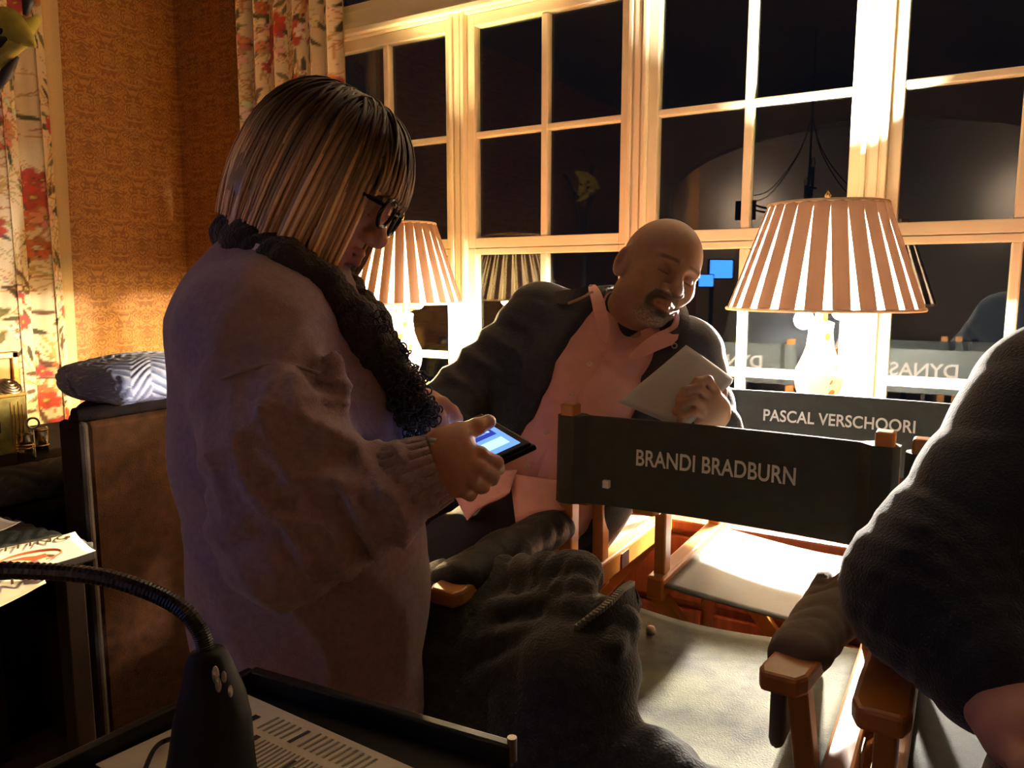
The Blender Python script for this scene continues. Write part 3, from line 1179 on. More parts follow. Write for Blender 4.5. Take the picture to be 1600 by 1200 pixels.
bl = PY(993, 726, 1.30)
CH_B = director_chair("front director's chair with a two-word white name on its black back, coat on its seat", -0.645, -0.105, 1.285, "BRANDI BRADBURN", bl[0], bl[2], 0.0415, M_seat_o, spacing=1.02, narrow=0.735, toe=(0.012, -0.058), arm_z=0.93, ext=0.03)
pl = PY(1192, 656, 1.81)
CH_P = director_chair("farther director's chair with half-hidden white name lettering, just before the large lamp", -0.505, 0.075, 1.795, "PASCAL VERSCHOORI", pl[0], pl[2], 0.0375, M_seat, spacing=1.02, narrow=0.84)
CH_M = director_chair("director's chair that the bald man in the pink shirt sits in", -1.215, -0.640, 1.795, None, seat_mat=M_seat)
CH_N = director_chair("director's chair at the right edge under the dark-jacketed person", -0.052, 0.490, 1.250, None, seat_mat=M_canvas)

# small square label stud on the front chair's canvas, rivet on its seat
q = PY(950, 755, 1.292)
MB().box((q[0] - 0.006, q[1] - 0.012, q[2] - 0.007), (q[0] + 0.006, q[1] - 0.002, q[2] + 0.007)).build("label_tag", M_letter, CH_B)
q = PZ(1017, 985, 0.785)
MB().lathe([(0, 0.008), (0.006, 0.007), (0.008, 0.003), (0.008, -0.006), (0, -0.006)], q, 14).build("seat_snap", M_metal, CH_B, smooth=True)

# ------------------------------------------------------------------ wooden dining chair by the small lamp
ch = thing("dining_chair", "honey-coloured wooden chair with curved crest below the small lamp", "chair", (-1.52, 1.62, 0))
for sx in (-0.21, 0.21):
    MB().tube(spline([V(-1.52 + sx, 1.81, 0), V(-1.52 + sx, 1.75, 0.45), V(-1.52 + sx * 1.05, 1.80, 1.07)], 10), 0.018, 8).build("leg", M_wood, ch, smooth=True)
    MB().tube([V(-1.52 + sx, 1.42, 0), V(-1.52 + sx, 1.42, 0.44)], [0.014, 0.021], 8).build("leg", M_wood, ch, smooth=True)
boxo("seat", (-1.76, 1.39, 0.44), (-1.28, 1.82, 0.475), M_wood, ch, 0.012)
cr = MB()
top, bot = [], []
for i in range(25):
    f = i / 24
    x = -1.52 - 0.25 + 0.50 * f
    z = 1.085 + 0.035 * math.cos((f - 0.5) * 2 * math.pi) + 0.01 * math.sin(f * math.pi)
    y = 1.805 + 0.03 * math.sin(math.pi * f)
    top.append(V(x, y, z))
    bot.append(V(x, y, z - 0.060 - 0.012 * math.sin(f * math.pi)))
vs = []
for i in range(25):
    for dy in (-0.012, 0.012):
        vs += [top[i] + V(0, dy, 0), bot[i] + V(0, dy, 0)]
fs = []
for i in range(24):
    a, b = i * 4, i * 4 + 4
    fs += [(a, a + 1, b + 1, b), (a + 2, b + 2, b + 3, a + 3), (a, b, b + 2, a + 2), (a + 1, a + 3, b + 3, b + 1)]
fs += [(0, 2, 3, 1), (96, 97, 99, 98)]
cr.add(vs, fs).build("crest_rail", M_wood, ch, smooth=False, bevel=0.005)
for k, (z, sg) in enumerate(((0.93, 0.02), (0.80, 0.015), (0.67, 0.01))):
    MB().tube(spline([V(-1.73, 1.785, z), V(-1.62, 1.80, z + sg), V(-1.52, 1.81, z - sg), V(-1.42, 1.80, z + sg), V(-1.31, 1.785, z)], 20), 0.016, 8, squash=1.6).build("ladder_slat", M_wood, ch, smooth=True)

# ================================================================== LEFT SIDE: upholstered sofa, padded tables, trinkets
M_damask = mat("brown_damask_upholstery", (0.013, 0.0045, 0.0015), 0.95, spec=0.05, var=0.45, scale=38, bump=0.3, bscale=300)
M_darkcloth = mat("dark_upholstery", (0.012, 0.008, 0.007), 0.95, spec=0.1, var=0.3, bump=0.3)
so = thing("sofa", "brown damask sofa seen from behind, next to the woman's back", "sofa", (-2.30, 1.7, 0))
SX = -2.0
bk = MB()
y0, y1 = 1.14, 2.02
prof = [(SX, 0.10), (SX, 1.00), (SX - 0.02, 1.035), (SX - 0.045, 1.045), (SX - 0.07, 1.03), (SX - 0.085, 0.98), (SX - 0.085, 0.10)]
bk.prism([V(x, y0, z) for x, z in prof], (0, y1 - y0, 0)).build("back_panel", M_damask, so, bevel=0.012)
boxo("end_board", (SX - 0.09, y0 - 0.03, 0.06), (SX + 0.012, y0, 1.02), M_darkcloth, so, 0.012)
MB().tube([V(SX - 0.02, y0 - 0.02, 1.035), V(SX - 0.02, y1, 1.045)], 0.022, 12).build("top_roll", M_darkcloth, so, smooth=True)
boxo("seat_base", (SX - 0.36, y0, 0.10), (SX - 0.085, y1, 0.42), M_damask, so, 0.02)
body_mesh("seat_cushion", [(*nets([rbox((SX - 0.22, (y0 + y1) / 2, 0.49), (0.13, 0.42, 0.08), rad=0.05)], 0.02), None)], M_damask, so, color=(0.2, 0.1, 0.05))
body_mesh("bolster", [(*nets([cone((SX - 0.25, 1.33, 0.945), (SX - 0.25, y1 - 0.1, 0.945), 0.098, 0.098, 0.05), rbox((SX - 0.25, 1.62, 0.72), (0.09, 0.36, 0.20), rad=0.05, k=0.05)], 0.016), None)], M_darkcloth, so)
arm = [cone((SX - 0.12, y1 + 0.06, 0.82), (SX - 0.28, y1 + 0.06, 0.80), 0.10, 0.10, 0.05), rbox((SX - 0.2, y1 + 0.05, 0.42), (0.17, 0.07, 0.36), rad=0.04, k=0.04)]
body_mesh("arm", [(*nets(arm, 0.018), None)], M_darkcloth, so)
for x in (SX - 0.05, SX - 0.33):
    for y in (y0 + 0.05, y1 - 0.05):
        MB().lathe([(0, 0), (0.02, 0), (0.028, 0.06), (0.03, 0.10), (0, 0.10)], (x, y, 0), 12).build("foot", M_dark, so)


def quilt(name, label, surf, nu, nv, base, stitch, thick=0.012, pitch=0.045, parent=None, cat="moving blanket", zig=0.09, flip=1.0):
    """quilted moving pad: surf(u,v)->point in metres across (U,Vv sizes returned as well)"""
    pts = np.zeros((nu, nv, 3))
    for i in range(nu):
        for j in range(nv):
            pts[i, j] = surf(i / (nu - 1), j / (nv - 1))
    du = np.gradient(pts, axis=0)
    dv = np.gradient(pts, axis=1)
    nrm = np.cross(du, dv)
    nrm = nrm * flip
    nrm /= np.linalg.norm(nrm, axis=2, keepdims=True) + 1e-9
    su = np.cumsum(np.linalg.norm(du, axis=2), axis=0)
    sv = np.cumsum(np.linalg.norm(dv, axis=2), axis=1)
    ph = (sv + 0.8 * np.abs(((su / zig) % 2) - 1) * zig) / pitch
    puff = np.abs(np.sin(math.pi * ph)) ** 0.5
    seam = np.clip(1 - puff * 2.2, 0, 1)[..., None]
    colr = np.array(base) * (1 - seam) + np.array(stitch) * seam
    top = pts + nrm * (puff * thick)[..., None]
    bot = pts - nrm * 0.006
    mb = MB().grid(top.reshape(-1, 3), nu, nv)
    mb.add(bot.reshape(-1, 3), [(i * nv + j, i * nv + j + 1, (i + 1) * nv + j + 1, (i + 1) * nv + j) for i in range(nu - 1) for j in range(nv - 1)])
    n0 = nu * nv
    rim = [i * nv for i in range(nu)] + [(nu - 1) * nv + j for j in range(1, nv)] + [i * nv + nv - 1 for i in range(nu - 2, -1, -1)] + [j for j in range(nv - 2, 0, -1)]
    for a, b in zip(rim, rim[1:] + rim[:1]):
        mb.f.append((a, a + n0, b + n0, b))
    cols = np.concatenate([colr.reshape(-1, 3), np.ones((n0, 3)) * np.array(base)])
    o = mb.build(name, M_quilt, parent, smooth=True, colors=cols)
    if parent is None:
        tag(o, label, cat)
    return o


M_quilt = mat("quilted_cotton", (1, 1, 1), 0.8, var=0.15, scale=60, attr=True, bump=0.2, bscale=500)

# blue pad folded over the sofa's top: a bent slab
def blue_surf(u, v):
    # a thick folded pad: u along the sofa, v round its section
    t = 2 * math.pi * v - math.pi / 2
    e = min(1.0, u / 0.10, (1 - u) / 0.10)
    k = math.sin(math.pi / 2 * max(0.02, e)) ** 0.6
    cxs, czs = math.cos(t), math.sin(t)
    sgn = lambda q, p: math.copysign(abs(q) ** p, q)
    lift = 0.018 * math.sin(math.pi * min(1, u * 1.25))
    return V(-2.125, 1.18 + 0.62 * u, 1.092) + V(-0.165 * sgn(cxs, 0.6) * k, 0, (0.038 + lift) * sgn(czs, 0.75) * k + lift + 0.012 * cxs)
quilt("moving_blanket", "folded blue-grey quilted moving blanket lying on top of the brown sofa", blue_surf, 150, 200, (0.14, 0.165, 0.27), (0.55, 0.58, 0.66), 0.006, 0.028, zig=0.06, flip=-1.0)

# low table draped with a black-green pad, signs lying on it
tb = thing("side_table", "dark wooden table under the padded blanket and handwritten signs", "table", (-2.12, 0.74, 0))
boxo("table_top", (-2.39, 0.42, 0.69), (-1.86, 1.06, 0.72), M_dark, tb, 0.005)
for x in (-2.35, -1.90):
    for y in (0.47, 1.01):
        boxo("leg", (x - 0.025, y - 0.025, 0), (x + 0.025, y + 0.025, 0.69), M_dark, tb, 0.004)
def table_pad(u, v):
    x = -2.385 + 0.522 * u
    y = 0.43 + 0.625 * v
    return V(x, y, 0.727)
quilt("moving_blanket", "dark green quilted blanket spread on the table below the signs", table_pad, 70, 60, (0.030, 0.036, 0.030), (0.12, 0.13, 0.10), 0.010, 0.040)
# padded bench behind it with rolled blanket
bn = thing("storage_bench", "dark cloth-covered bench at the left carrying trinkets and a rolled blanket", "bench", (-2.75, 1.35, 0))
boxo("body", (-3.2, 0.85, 0.0), (-2.54, 2.0, 0.77), M_darkcloth, bn, 0.02)
boxo("top_cushion", (-3.22, 0.83, 0.77), (-2.53, 2.02, 0.82), M_darkcloth, bn, 0.02)
boxo("lower_step", (-2.54, 0.85, 0.0), (-2.395, 2.0, 0.69), M_darkcloth, bn, 0.02)
def roll_surf(u, v):
    t = -0.3 + 3.5 * v
    return V(-2.465, 1.02, 0.725) + V(0.0 + 0.075 * math.cos(t), 0.60 * u - 0.15, 0.065 * math.sin(t) + 0.035)
quilt("moving_blanket", "rolled dark quilted blanket behind the handwritten signs, at left edge", roll_surf, 60, 36, (0.045, 0.05, 0.045), (0.13, 0.14, 0.12), 0.010, 0.05)

M_paper = mat("white_paper", (0.80, 0.76, 0.66), 0.7, var=0.05, scale=30)
M_ink = mat("marker_ink", (0.05, 0.02, 0.012), 0.6)
M_red = mat("red_marker", (0.50, 0.10, 0.03), 0.6)


def sheet(name, label, corners, z_off, cat="paper sign", curl=0.012):
    """corners: four room points round the sheet"""
    c = [np.asarray(p, float) for p in corners]
    n = 14
    pts = []
    for i in range(n):
        u = i / (n - 1)
        for j in range(n):
            v = j / (n - 1)
            p = (c[0] * (1 - u) * (1 - v) + c[1] * u * (1 - v) + c[2] * u * v + c[3] * (1 - u) * v)
            p = p + V(0, 0, z_off + curl * (abs(2 * u - 1) ** 3 + abs(2 * v - 1) ** 3) * 0.5)
            pts.append(p)
    o = MB().grid(pts, n, n).build(name, M_paper, smooth=True, solid=0.0008)
    return tag(o, label, cat)


ZP = 0.752
sg = sheet("paper_sign", "white sign marked ITING with a red oval drawing, on the dark quilt", [PZ(-95, 880, ZP), PZ(118, 838, ZP), PZ(150, 868, ZP), PZ(-70, 925, ZP)], 0.0)
a, b = PZ(4, 868, ZP), PZ(108, 846, ZP)
xd = unit(b - a)
up = unit(np.cross(V(0, 0, 1), xd))
text_obj("ITING", "lettering", M_ink, sg, a + V(0, 0, 0.009), xd, up, 0.050, 0.0006, spacing=1.15, slant=0.25)
ov = MB()
oc = PZ(48, 877, ZP)
pts = [oc + xd * 0.062 * math.cos(t) + up * 0.040 * math.sin(t) + V(0, 0, 0.009) for t in np.linspace(-1.2, 3.0, 30)]
ov.tube(pts, [0.0012 + 0.0022 * math.sin(math.pi * i / 29) for i in range(30)], 6).build("red_oval", M_red, sg)
face = MB().prism([oc + xd * q[0] + up * q[1] + V(0, 0, 0.009) for q in ((-0.05, 0.01), (-0.02, -0.006), (0.0, -0.03), (0.03, -0.022), (0.032, 0.006), (0.01, 0.0), (-0.01, 0.012))], (0, 0, 0.0006))
face.build("red_drawing", M_red, sg)
sg2 = sheet("paper_sign", "lower white sign with the letters NG, mostly hidden by the gooseneck arm", [PZ(-120, 905, ZP), PZ(70, 905, ZP), PZ(72, 912, ZP), PZ(-90, 990, ZP)], -0.008)
a2 = PZ(10, 912, ZP)
text_obj("NG", "lettering", M_ink, sg2, a2 - up * 0.02 + V(0, 0, 0.003), xd, up, 0.055, 0.0006, spacing=0.9, slant=0.2)
sheet("paper_sign", "blank pinkish-white sheet corner at the left edge on the dark quilt", [PZ(-110, 840, ZP), PZ(-5, 818, ZP), PZ(34, 829, ZP), PZ(-80, 870, ZP)], 0.012)

# trinkets by the curtain, standing on the bench (top at z 0.79)
BT = 0.82
M_gold = mat("gilt", (0.45, 0.24, 0.07), 0.35, metal=0.7, var=0.3, scale=50)
M_green = mat("green_gold_card", (0.20, 0.17, 0.045), 0.6, var=0.5, scale=30)
M_amber = mat("framed_print", (0.65, 0.34, 0.10), 0.5, var=0.15, scale=6)
M_silver = mat("tarnished_silver", (0.55, 0.48, 0.40), 0.3, metal=1.0, var=0.4, scale=60)
M_jar = glass_mat("jar_glass", 0.12, (0.95, 0.9, 0.8))
q = PX(8, 600, -3.02)
fr = thing("picture_frame", "gilt picture frame with amber print leaning by the left curtain", "picture frame", (q[0], q[1], BT))
ytop = PX(8, 550, -3.02)[2]
ye = PX(31, 600, -3.02)[1]
for nm, lo, hi, mm in (("print", (-3.03, ye - 0.30, BT + 0.02), (-3.022, ye - 0.02, ytop - 0.02), M_amber),):
    boxo(nm, lo, hi, mm, fr)
boxo("frame_side", (-3.035, ye - 0.025, BT), (-3.01, ye, ytop), M_gold, fr, 0.004)
boxo("frame_side", (-3.035, ye - 0.325, BT), (-3.01, ye - 0.30, ytop), M_gold, fr, 0.004)
boxo("frame_top", (-3.035, ye - 0.325, ytop - 0.025), (-3.01, ye, ytop), M_gold, fr, 0.004)
boxo("frame_bottom", (-3.035, ye - 0.325, BT), (-3.01, ye, BT + 0.025), M_gold, fr, 0.004)
# green gilded box with a flower lid
xg = -2.72
ya, yb_ = PX(-40, 660, xg)[1], PX(43, 660, xg)[1]
zt = PX(43, 612, xg)[2]
bxg = thing("trinket_box", "green and gold box with silver roses on its lid, at left edge", "box", (xg, (ya + yb_) / 2, BT))
boxo("body", (xg - 0.14, ya, BT), (xg, yb_, zt - 0.012), M_green, bxg, 0.003)
boxo("lid", (xg - 0.145, ya - 0.005, zt - 0.012), (xg + 0.005, yb_ + 0.004, zt), M_gold, bxg, 0.003)
for (dy, r) in ((0.035, 0.034), (0.095, 0.03), (0.15, 0.032)):
    c0 = V(xg - 0.03, yb_ - dy, zt + r * 0.55)
    rose = MB()
    for k in range(4):
        rose.torus(c0 + V(0.002 * k, 0, 0.004 * k), V(0.6, 0.1, 0.8), r * (1 - 0.23 * k), r * 0.22, 12, 6)
    rose.build("silver_rose", M_silver, bxg, smooth=True)
boxo("photo_inset", (xg, yb_ - 0.125, BT + 0.075), (xg + 0.003, yb_ - 0.085, BT + 0.11), M_black, bxg)
for k in range(4):
    boxo("gold_strip", (xg, yb_ - 0.05 + 0.012 * k, BT + 0.01), (xg + 0.002, yb_ - 0.046 + 0.012 * k, zt - 0.03 - 0.01 * (k % 2)), M_gold, bxg)
# glass jars with pale candles
for k, (px, py, h, r) in enumerate(((40, 700, 0.085, 0.026), (63, 690, 0.085, 0.024))):
    xx = -2.575 if k == 0 else -2.66
    c0 = PX(px, py, xx)
    c0 = V(xx, c0[1], BT)
    j = thing("glass_jar", ["clear glass candle jar with a wire ring, in front of the gold box", "clear glass jar with gold bands, right of the ringed jar"][k], "jar", c0, "small glass jars by the curtain")
    MB().lathe([(r * 0.9, 0.0), (r, 0.006), (r, h), (r * 0.93, h), (r * 0.93, 0.008), (0, 0.008)], c0, 24).build("glass", M_jar, j, smooth=True)
    MB().lathe([(0, 0.009), (r * 0.88, 0.009), (r * 0.88, h * 0.42), (0, h * 0.42)], c0, 20).build("candle", M_paper, j)
    for zz in ((0.5, 0.62) if k == 0 else (0.3, 0.92)):
        MB().torus(c0 + V(0, 0, h * zz), (0, 0, 1), r, 0.0025, 24, 6).build("gold_band", M_brass, j)
    if k == 0:
        rc = c0 + V(0.02, 0.018, h + 0.035)
        MB().torus(rc, V(0.9, -0.3, 0.1), 0.017, 0.0035, 20, 8).build("wire_ring", M_metal, j, smooth=True)
        MB().tube([c0 + V(0.02, 0.018, 0.01), rc - V(0, 0, 0.017)], 0.002, 6).build("wire_stem", M_metal, j)

# plant with broad yellow-green leaves at the upper left edge
M_leaf = mat("yellow_green_leaf", (0.62, 0.54, 0.06), 0.45, var=0.4, scale=14, bump=0.2, bscale=40)
M_stem = mat("dark_stem", (0.02, 0.015, 0.01), 0.6)
pb = V(-2.18, 0.56, 0)
pl_ = thing("leaf_arrangement", "tall vase arrangement of broad yellow-green leaves at the upper left edge", "plant", (pb[0], pb[1], 0.742))
pot = V(pb[0], pb[1], 0.742)
MB().lathe([(0, 0), (0.05, 0), (0.09, 0.12), (0.06, 0.24), (0.05, 0.28), (0.04, 0.27), (0, 0.2)], pot, 28).build("vase", M_gold, pl_, smooth=True)
heads = [(8, 60, 1.8), (30, 48, 1.78), (-10, 95, 1.82), (-30, 30, 1.85)]
for k, (px, py, d) in enumerate(heads):
    e = P(px, py, d)
    MB().tube(spline([pot + V(0, 0, 0.22), pot + V(0.01 * k, 0.01, 0.5), (pot + V(0, 0, 1.0)) * 0.5 + e * 0.5, e], 16), 0.007, 6).build("stem", M_stem, pl_, smooth=True)
for (p0, p1, wd, mm) in (((-14, 10, 1.80), (52, 70, 1.74), 0.032, M_leaf), ((58, 22, 1.80), (2, 92, 1.76), 0.030, M_leaf), ((-20, 20, 1.78), (30, 60, 1.8), 0.04, M_leaf),
                         ((-25, 122, 1.8), (46, 62, 1.75), 0.014, M_leaf), ((-10, 100, 1.8), (24, 40, 1.8), 0.03, M_leaf)):
    a, b = P(*p0), P(*p1)
    pts = []
    side = unit(np.cross(b - a, CF))
    for i in range(13):
        f = i / 12
        wv = wd * math.sin(math.pi * min(1, f * 0.96 + 0.03)) ** 0.8
        for j in range(5):
            g = (j - 2) / 2
            pts.append(a + (b - a) * f + side * wv * g - CF * (0.018 * math.sin(math.pi * f) - 0.012 * abs(g)))
    MB().grid(pts, 13, 5).build("leaf", mm, pl_, smooth=True, solid=0.0015)
for (p0, p1) in (((48, -20, 1.77), (40, 24, 1.77)), ((28, 88, 1.77), (-6, 140, 1.77)), ((12, 60, 1.76), (-20, 70, 1.76))):
    a, b = P(*p0), P(*p1)
    MB().tube([a, a * 0.5 + b * 0.5, b], [0.004, 0.014, 0.006], 8).build("dark_bud", M_stem, pl_, smooth=True)

# ================================================================== PEOPLE
M_skin = mat("skin", (1, 1, 1), 0.56, var=0.07, scale=60, attr=True, sss=0.12, bump=0.12, bscale=500)


def head_prims(c, M, s, male):
    def w(x, y, z):
        return np.asarray(c) + M @ (V(x, y, z) * s)
    E = lambda p, r, k, op='u', MM=None: ell(w(*p), V(*r) * s, M if MM is None else M @ MM, k * s, op)
    C = lambda a, b, ra, rb, k, op='u': cone(w(*a), w(*b), ra * s, rb * s, k * s, op)
    pr = [E((0, -0.014, 0.034), (0.078, 0.099, 0.092), 0.02),
          E((0, 0.022, 0.030), (0.068, 0.073, 0.076), 0.03),
          E((0, 0.024, -0.028), (0.063, 0.066, 0.072), 0.03),
          E((0, 0.022, -0.070), (0.054, 0.060, 0.046), 0.03),
          E((0, 0.070, -0.098), (0.027, 0.024, 0.021), 0.03)]
    for sx in (-1, 1):
        pr.append(E((sx * 0.044, 0.058, -0.022), (0.024, 0.026, 0.022), 0.025))
        pr.append(E((sx * 0.054, 0.005, -0.070), (0.018, 0.030, 0.026), 0.03))
        pr.append(C((sx * 0.012, 0.090, 0.018), (sx * 0.048, 0.076, 0.022), 0.011, 0.008, 0.014))
        pr.append(E((sx * 0.032, 0.100, 0.002), (0.021, 0.020, 0.013), 0.010, 's'))
        pr.append(E((sx * 0.032, 0.0775, -0.001), (0.0155, 0.0135, 0.0125), 0.004))      # lowered lids over the eyeballs
        pr.append(C((sx * 0.020, 0.0905, -0.0075), (sx * 0.044, 0.0855, -0.0065), 0.0018, 0.0016, 0.002, 's'))   # slit below the lid
        pr.append(C((sx * 0.018, 0.087, -0.0125), (sx * 0.044, 0.082, -0.0115), 0.004, 0.003, 0.006))            # lower lid
        pr.append(E((sx * 0.082, -0.012, -0.006), (0.011, 0.023, 0.036), 0.008, MM=np.array([[math.cos(0.35 * sx), math.sin(0.35 * sx), 0], [-math.sin(0.35 * sx), math.cos(0.35 * sx), 0], [0, 0, 1]]).T))
        pr.append(E((sx * 0.089, -0.006, -0.004), (0.006, 0.012, 0.020), 0.005, 's'))
    pr.append(C((0, 0.091, 0.012), (0, 0.111, -0.030), 0.0085, 0.0135, 0.012))
    pr.append(E((0, 0.113, -0.034), (0.015, 0.012, 0.011), 0.008))
    wing = 0.0185 if male else 0.0145
    for sx in (-1, 1):
        pr.append(E((sx * wing, 0.099, -0.037), (0.010, 0.012, 0.009), 0.006))
        pr.append(E((sx * 0.0085, 0.107, -0.0465), (0.0042, 0.006, 0.004), 0.003, 's'))
        pr.append(C((sx * 0.004, 0.0985, -0.0625), (sx * 0.024, 0.084, -0.0665), 0.0068, 0.004, 0.006))
        pr.append(C((sx * 0.003, 0.0965, -0.0765), (sx * 0.022, 0.083, -0.0715), 0.0082, 0.004, 0.006))
    pr.append(C((-0.023, 0.094, -0.0692), (0.023, 0.094, -0.0692), 0.0022, 0.0022, 0.002, 's'))
    pr.append(E((0, 0.092, -0.089), (0.016, 0.012, 0.004), 0.008, 's'))
    return pr


def head_colors(v, c, M, s, base, male):
    q = ((v - np.asarray(c)) @ M) / s
    x, y, z = q[:, 0], q[:, 1], q[:, 2]
    col = np.ones((len(v), 3)) * np.array(base)
    rng = np.random.default_rng(5)
    nz = rng.random(len(v))

    def put(mask, colr, a=1.0):
        mm = np.clip(mask, 0, 1)[:, None] * a
        col[:] = col * (1 - mm) + np.array(colr) * mm

    def soft(d, w=0.004):
        return np.clip(0.5 - d / w, 0, 1)
    front = soft(0.055 - y, 0.02)
    if male:
        # short goatee, grey at the chin
        mouth = soft(np.sqrt((x / 1.15) ** 2 + ((z + 0.068) * 1.0) ** 2) - 0.034) * front
        inner = soft(np.sqrt((x / 1.5) ** 2 + ((z + 0.069) * 1.6) ** 2) - 0.0165)
        must = soft(np.abs(z + 0.051) - 0.007) * soft(np.abs(x) - 0.032) * front
        chin = soft(z + 0.084, 0.008) * soft(np.abs(x) - 0.042, 0.01) * soft(0.035 - y, 0.02)
        bd = np.clip(mouth * (1 - inner) * soft(z + 0.050, 0.006) + must + chin, 0, 1)
        g = np.clip((-(z) - 0.080) / 0.025, 0, 1) * (0.35 + 0.65 * (nz > 0.45))
        bc = np.array((0.045, 0.033, 0.026)) * (1 - g[:, None]) + np.array((0.50, 0.46, 0.42)) * g[:, None]
        a = (bd * 0.85)[:, None]
        col[:] = col * (1 - a) + bc * a
        jaw = soft(z + 0.062, 0.02) * soft(-y - 0.01, 0.02) * 0.25
        put(jaw, (0.06, 0.045, 0.035), 1.0)
    lips = soft(np.abs(x) - 0.0245, 0.004) * soft(np.abs(z + 0.070) - (0.0125 - 10 * x * x), 0.003) * soft(0.083 - y, 0.006)
    put(lips, np.array(base) * V(0.95, 0.66, 0.64), 0.65)
    brow = soft(np.abs(z - (0.024 - 3.0 * (np.abs(x) - 0.03) ** 2)) - 0.004, 0.003) * soft(np.abs(np.abs(x) - 0.032) - 0.019, 0.006) * front
    put(brow * (0.55 if male else 0.7), (0.03, 0.02, 0.015))
    lash = soft(np.abs(z + 0.0075) - 0.0012, 0.002) * soft(np.abs(np.abs(x) - 0.032) - 0.013, 0.003) * front
    put(lash, (0.015, 0.010, 0.008), 0.9)
    return col


def hand_chain(pts, r0, r1, k=0.006):
    out = []
    n = len(pts) - 1
    for i in range(n):
        f0, f1 = i / n, (i + 1) / n
        out.append(cone(pts[i], pts[i + 1], r0 + (r1 - r0) * f0, r0 + (r1 - r0) * f1, 0.004 if i else k))
    return out


def nails(parent, tips, m):
    for (c, n, d) in tips:
        n, d = unit(n), unit(d)
        s = np.cross(n, d)
        M = np.stack([s, d, n], 1)
        MB().ball(np.asarray(c) + n * 0.0045, 0.006, 8, 6, (0.8, 1.1, 0.28), M).build("fingernail", m, parent, smooth=True)


# ------------------------------------------------------------------ the seated man
man = thing("person", "bald man with goatee in pink shirt and dark jacket, seated reading papers", "person", (-0.92, 1.55, 0))
HC = P(1026, 428, 1.60)
HM = head_axes(18, 9, 22)
skin_m = (0.40, 0.235, 0.150)
HS = 0.94
hp = head_prims(HC, HM, HS, True)
NB = P(972, 512, 1.69)
chest, abd, pel = P(925, 612, 1.72), P(858, 722, 1.74), P(820, 800, 1.76)
SR, SL = P(846, 500, 1.80), P(1066, 560, 1.62)
ER, HR = P(700, 640, 1.68), P(700, 742, 1.52)
EL, WL, HL = P(1125, 745, 1.56), P(1118, 668, 1.46), P(1098, 632, 1.43)
hp.append(cone(HC + HM @ V(0, -0.025, -0.06), NB, 0.056, 0.062, 0.03))
v, f = nets(hp, 0.0024)
head_piece = (v, f, head_colors(v, HC, HM, HS, skin_m, True))
lat = unit(SL - SR)
bp = [cone(pel, abd, 0.12, 0.115, 0.05, stretch=(lat, 1.25)), cone(abd, chest, 0.115, 0.12, 0.05, stretch=(lat, 1.3)), cone(chest, NB, 0.115, 0.06, 0.05, stretch=(lat, 1.2)),
      cone(SR, SL, 0.055, 0.055, 0.05), cone(SR, ER, 0.05, 0.042, 0.03), cone(ER, HR, 0.042, 0.03, 0.02), cone(SL, EL, 0.05, 0.042, 0.03), cone(EL, WL, 0.042, 0.030, 0.02)]
hipR, hipL = V(-1.02, 1.60, 0.885), V(-0.84, 1.60, 0.885)
knR, knL = V(-1.06, 1.16, 0.86), V(-0.83, 1.17, 0.87)
anR, anL = V(-1.04, 1.22, 0.40), V(-0.84, 1.24, 0.40)
for h_, k_, a_ in ((hipR, knR, anR), (hipL, knL, anL)):
    bp += [cone(h_, k_, 0.078, 0.055, 0.04), cone(k_, a_, 0.052, 0.036, 0.02), cone(a_, a_ + V(0, -0.12, -0.05), 0.034, 0.03, 0.02)]
v, f = nets(bp, 0.012)
torso_piece = (v, f, np.ones((len(v), 3)) * np.array(skin_m))
# left hand closed on the papers: knuckles towards the viewer
pal = [cone(WL, P(1108, 640, 1.425), 0.030, 0.034, 0.02), cone(P(1112, 640, 1.425), P(1106, 628, 1.418), 0.030, 0.024, 0.02)]
fing = [[P(1118, 612, 1.412), P(1106, 594, 1.402), P(1090, 596, 1.396), P(1080, 607, 1.402)],
        [P(1110, 622, 1.406), P(1092, 607, 1.392), P(1072, 610, 1.388), P(1062, 622, 1.398)],
        [P(1104, 636, 1.402), P(1084, 624, 1.388), P(1064, 630, 1.387), P(1056, 643, 1.398)],
        [P(1102, 650, 1.404), P(1085, 642, 1.392), P(1068, 649, 1.391), P(1062, 660, 1.400)]]
for c, r in zip(fing, (0.0096, 0.0100, 0.0096, 0.0086)):
    pal += hand_chain(c, r, r * 0.80, 0.004)
pal += hand_chain([P(1124, 640, 1.44), P(1126, 612, 1.452), P(1116, 592, 1.462)], 0.014, 0.010)
pal += [cone(EL, WL, 0.036, 0.028, 0.02)]
v, f = nets(pal, 0.0026)
hand_piece = (v, f, np.ones((len(v), 3)) * np.array(skin_m) * 0.95)
# right hand resting on the thigh
rh = [cone(ER, HR, 0.036, 0.028, 0.02)]
d_ = unit(knR - HR)
sd = unit(np.cross(d_, V(0, 0, 1)))
pc = HR + d_ * 0.05
rh += [cone(HR, HR + d_ * 0.08, 0.028, 0.026, 0.02, stretch=(sd, 1.5))]
for k in range(4):
    o_ = sd * (k - 1.5) * 0.021
    rh += hand_chain([HR + d_ * 0.08 + o_, HR + d_ * 0.125 + o_ * 1.15 + V(0, 0, 0.006), HR + d_ * (0.165 - 0.01 * abs(k - 1.5)) + o_ * 1.2 - V(0, 0, 0.012)], 0.0105, 0.008)
rh += hand_chain([HR + d_ * 0.03 + sd * 0.035, HR + d_ * 0.07 + sd * 0.062, HR + d_ * 0.10 + sd * 0.064], 0.0125, 0.0095)
v, f = nets(rh, 0.003)
rh_piece = (v, f, np.ones((len(v), 3)) * np.array(skin_m))
body_mesh("body", [head_piece, torso_piece, hand_piece, rh_piece], M_skin, man)

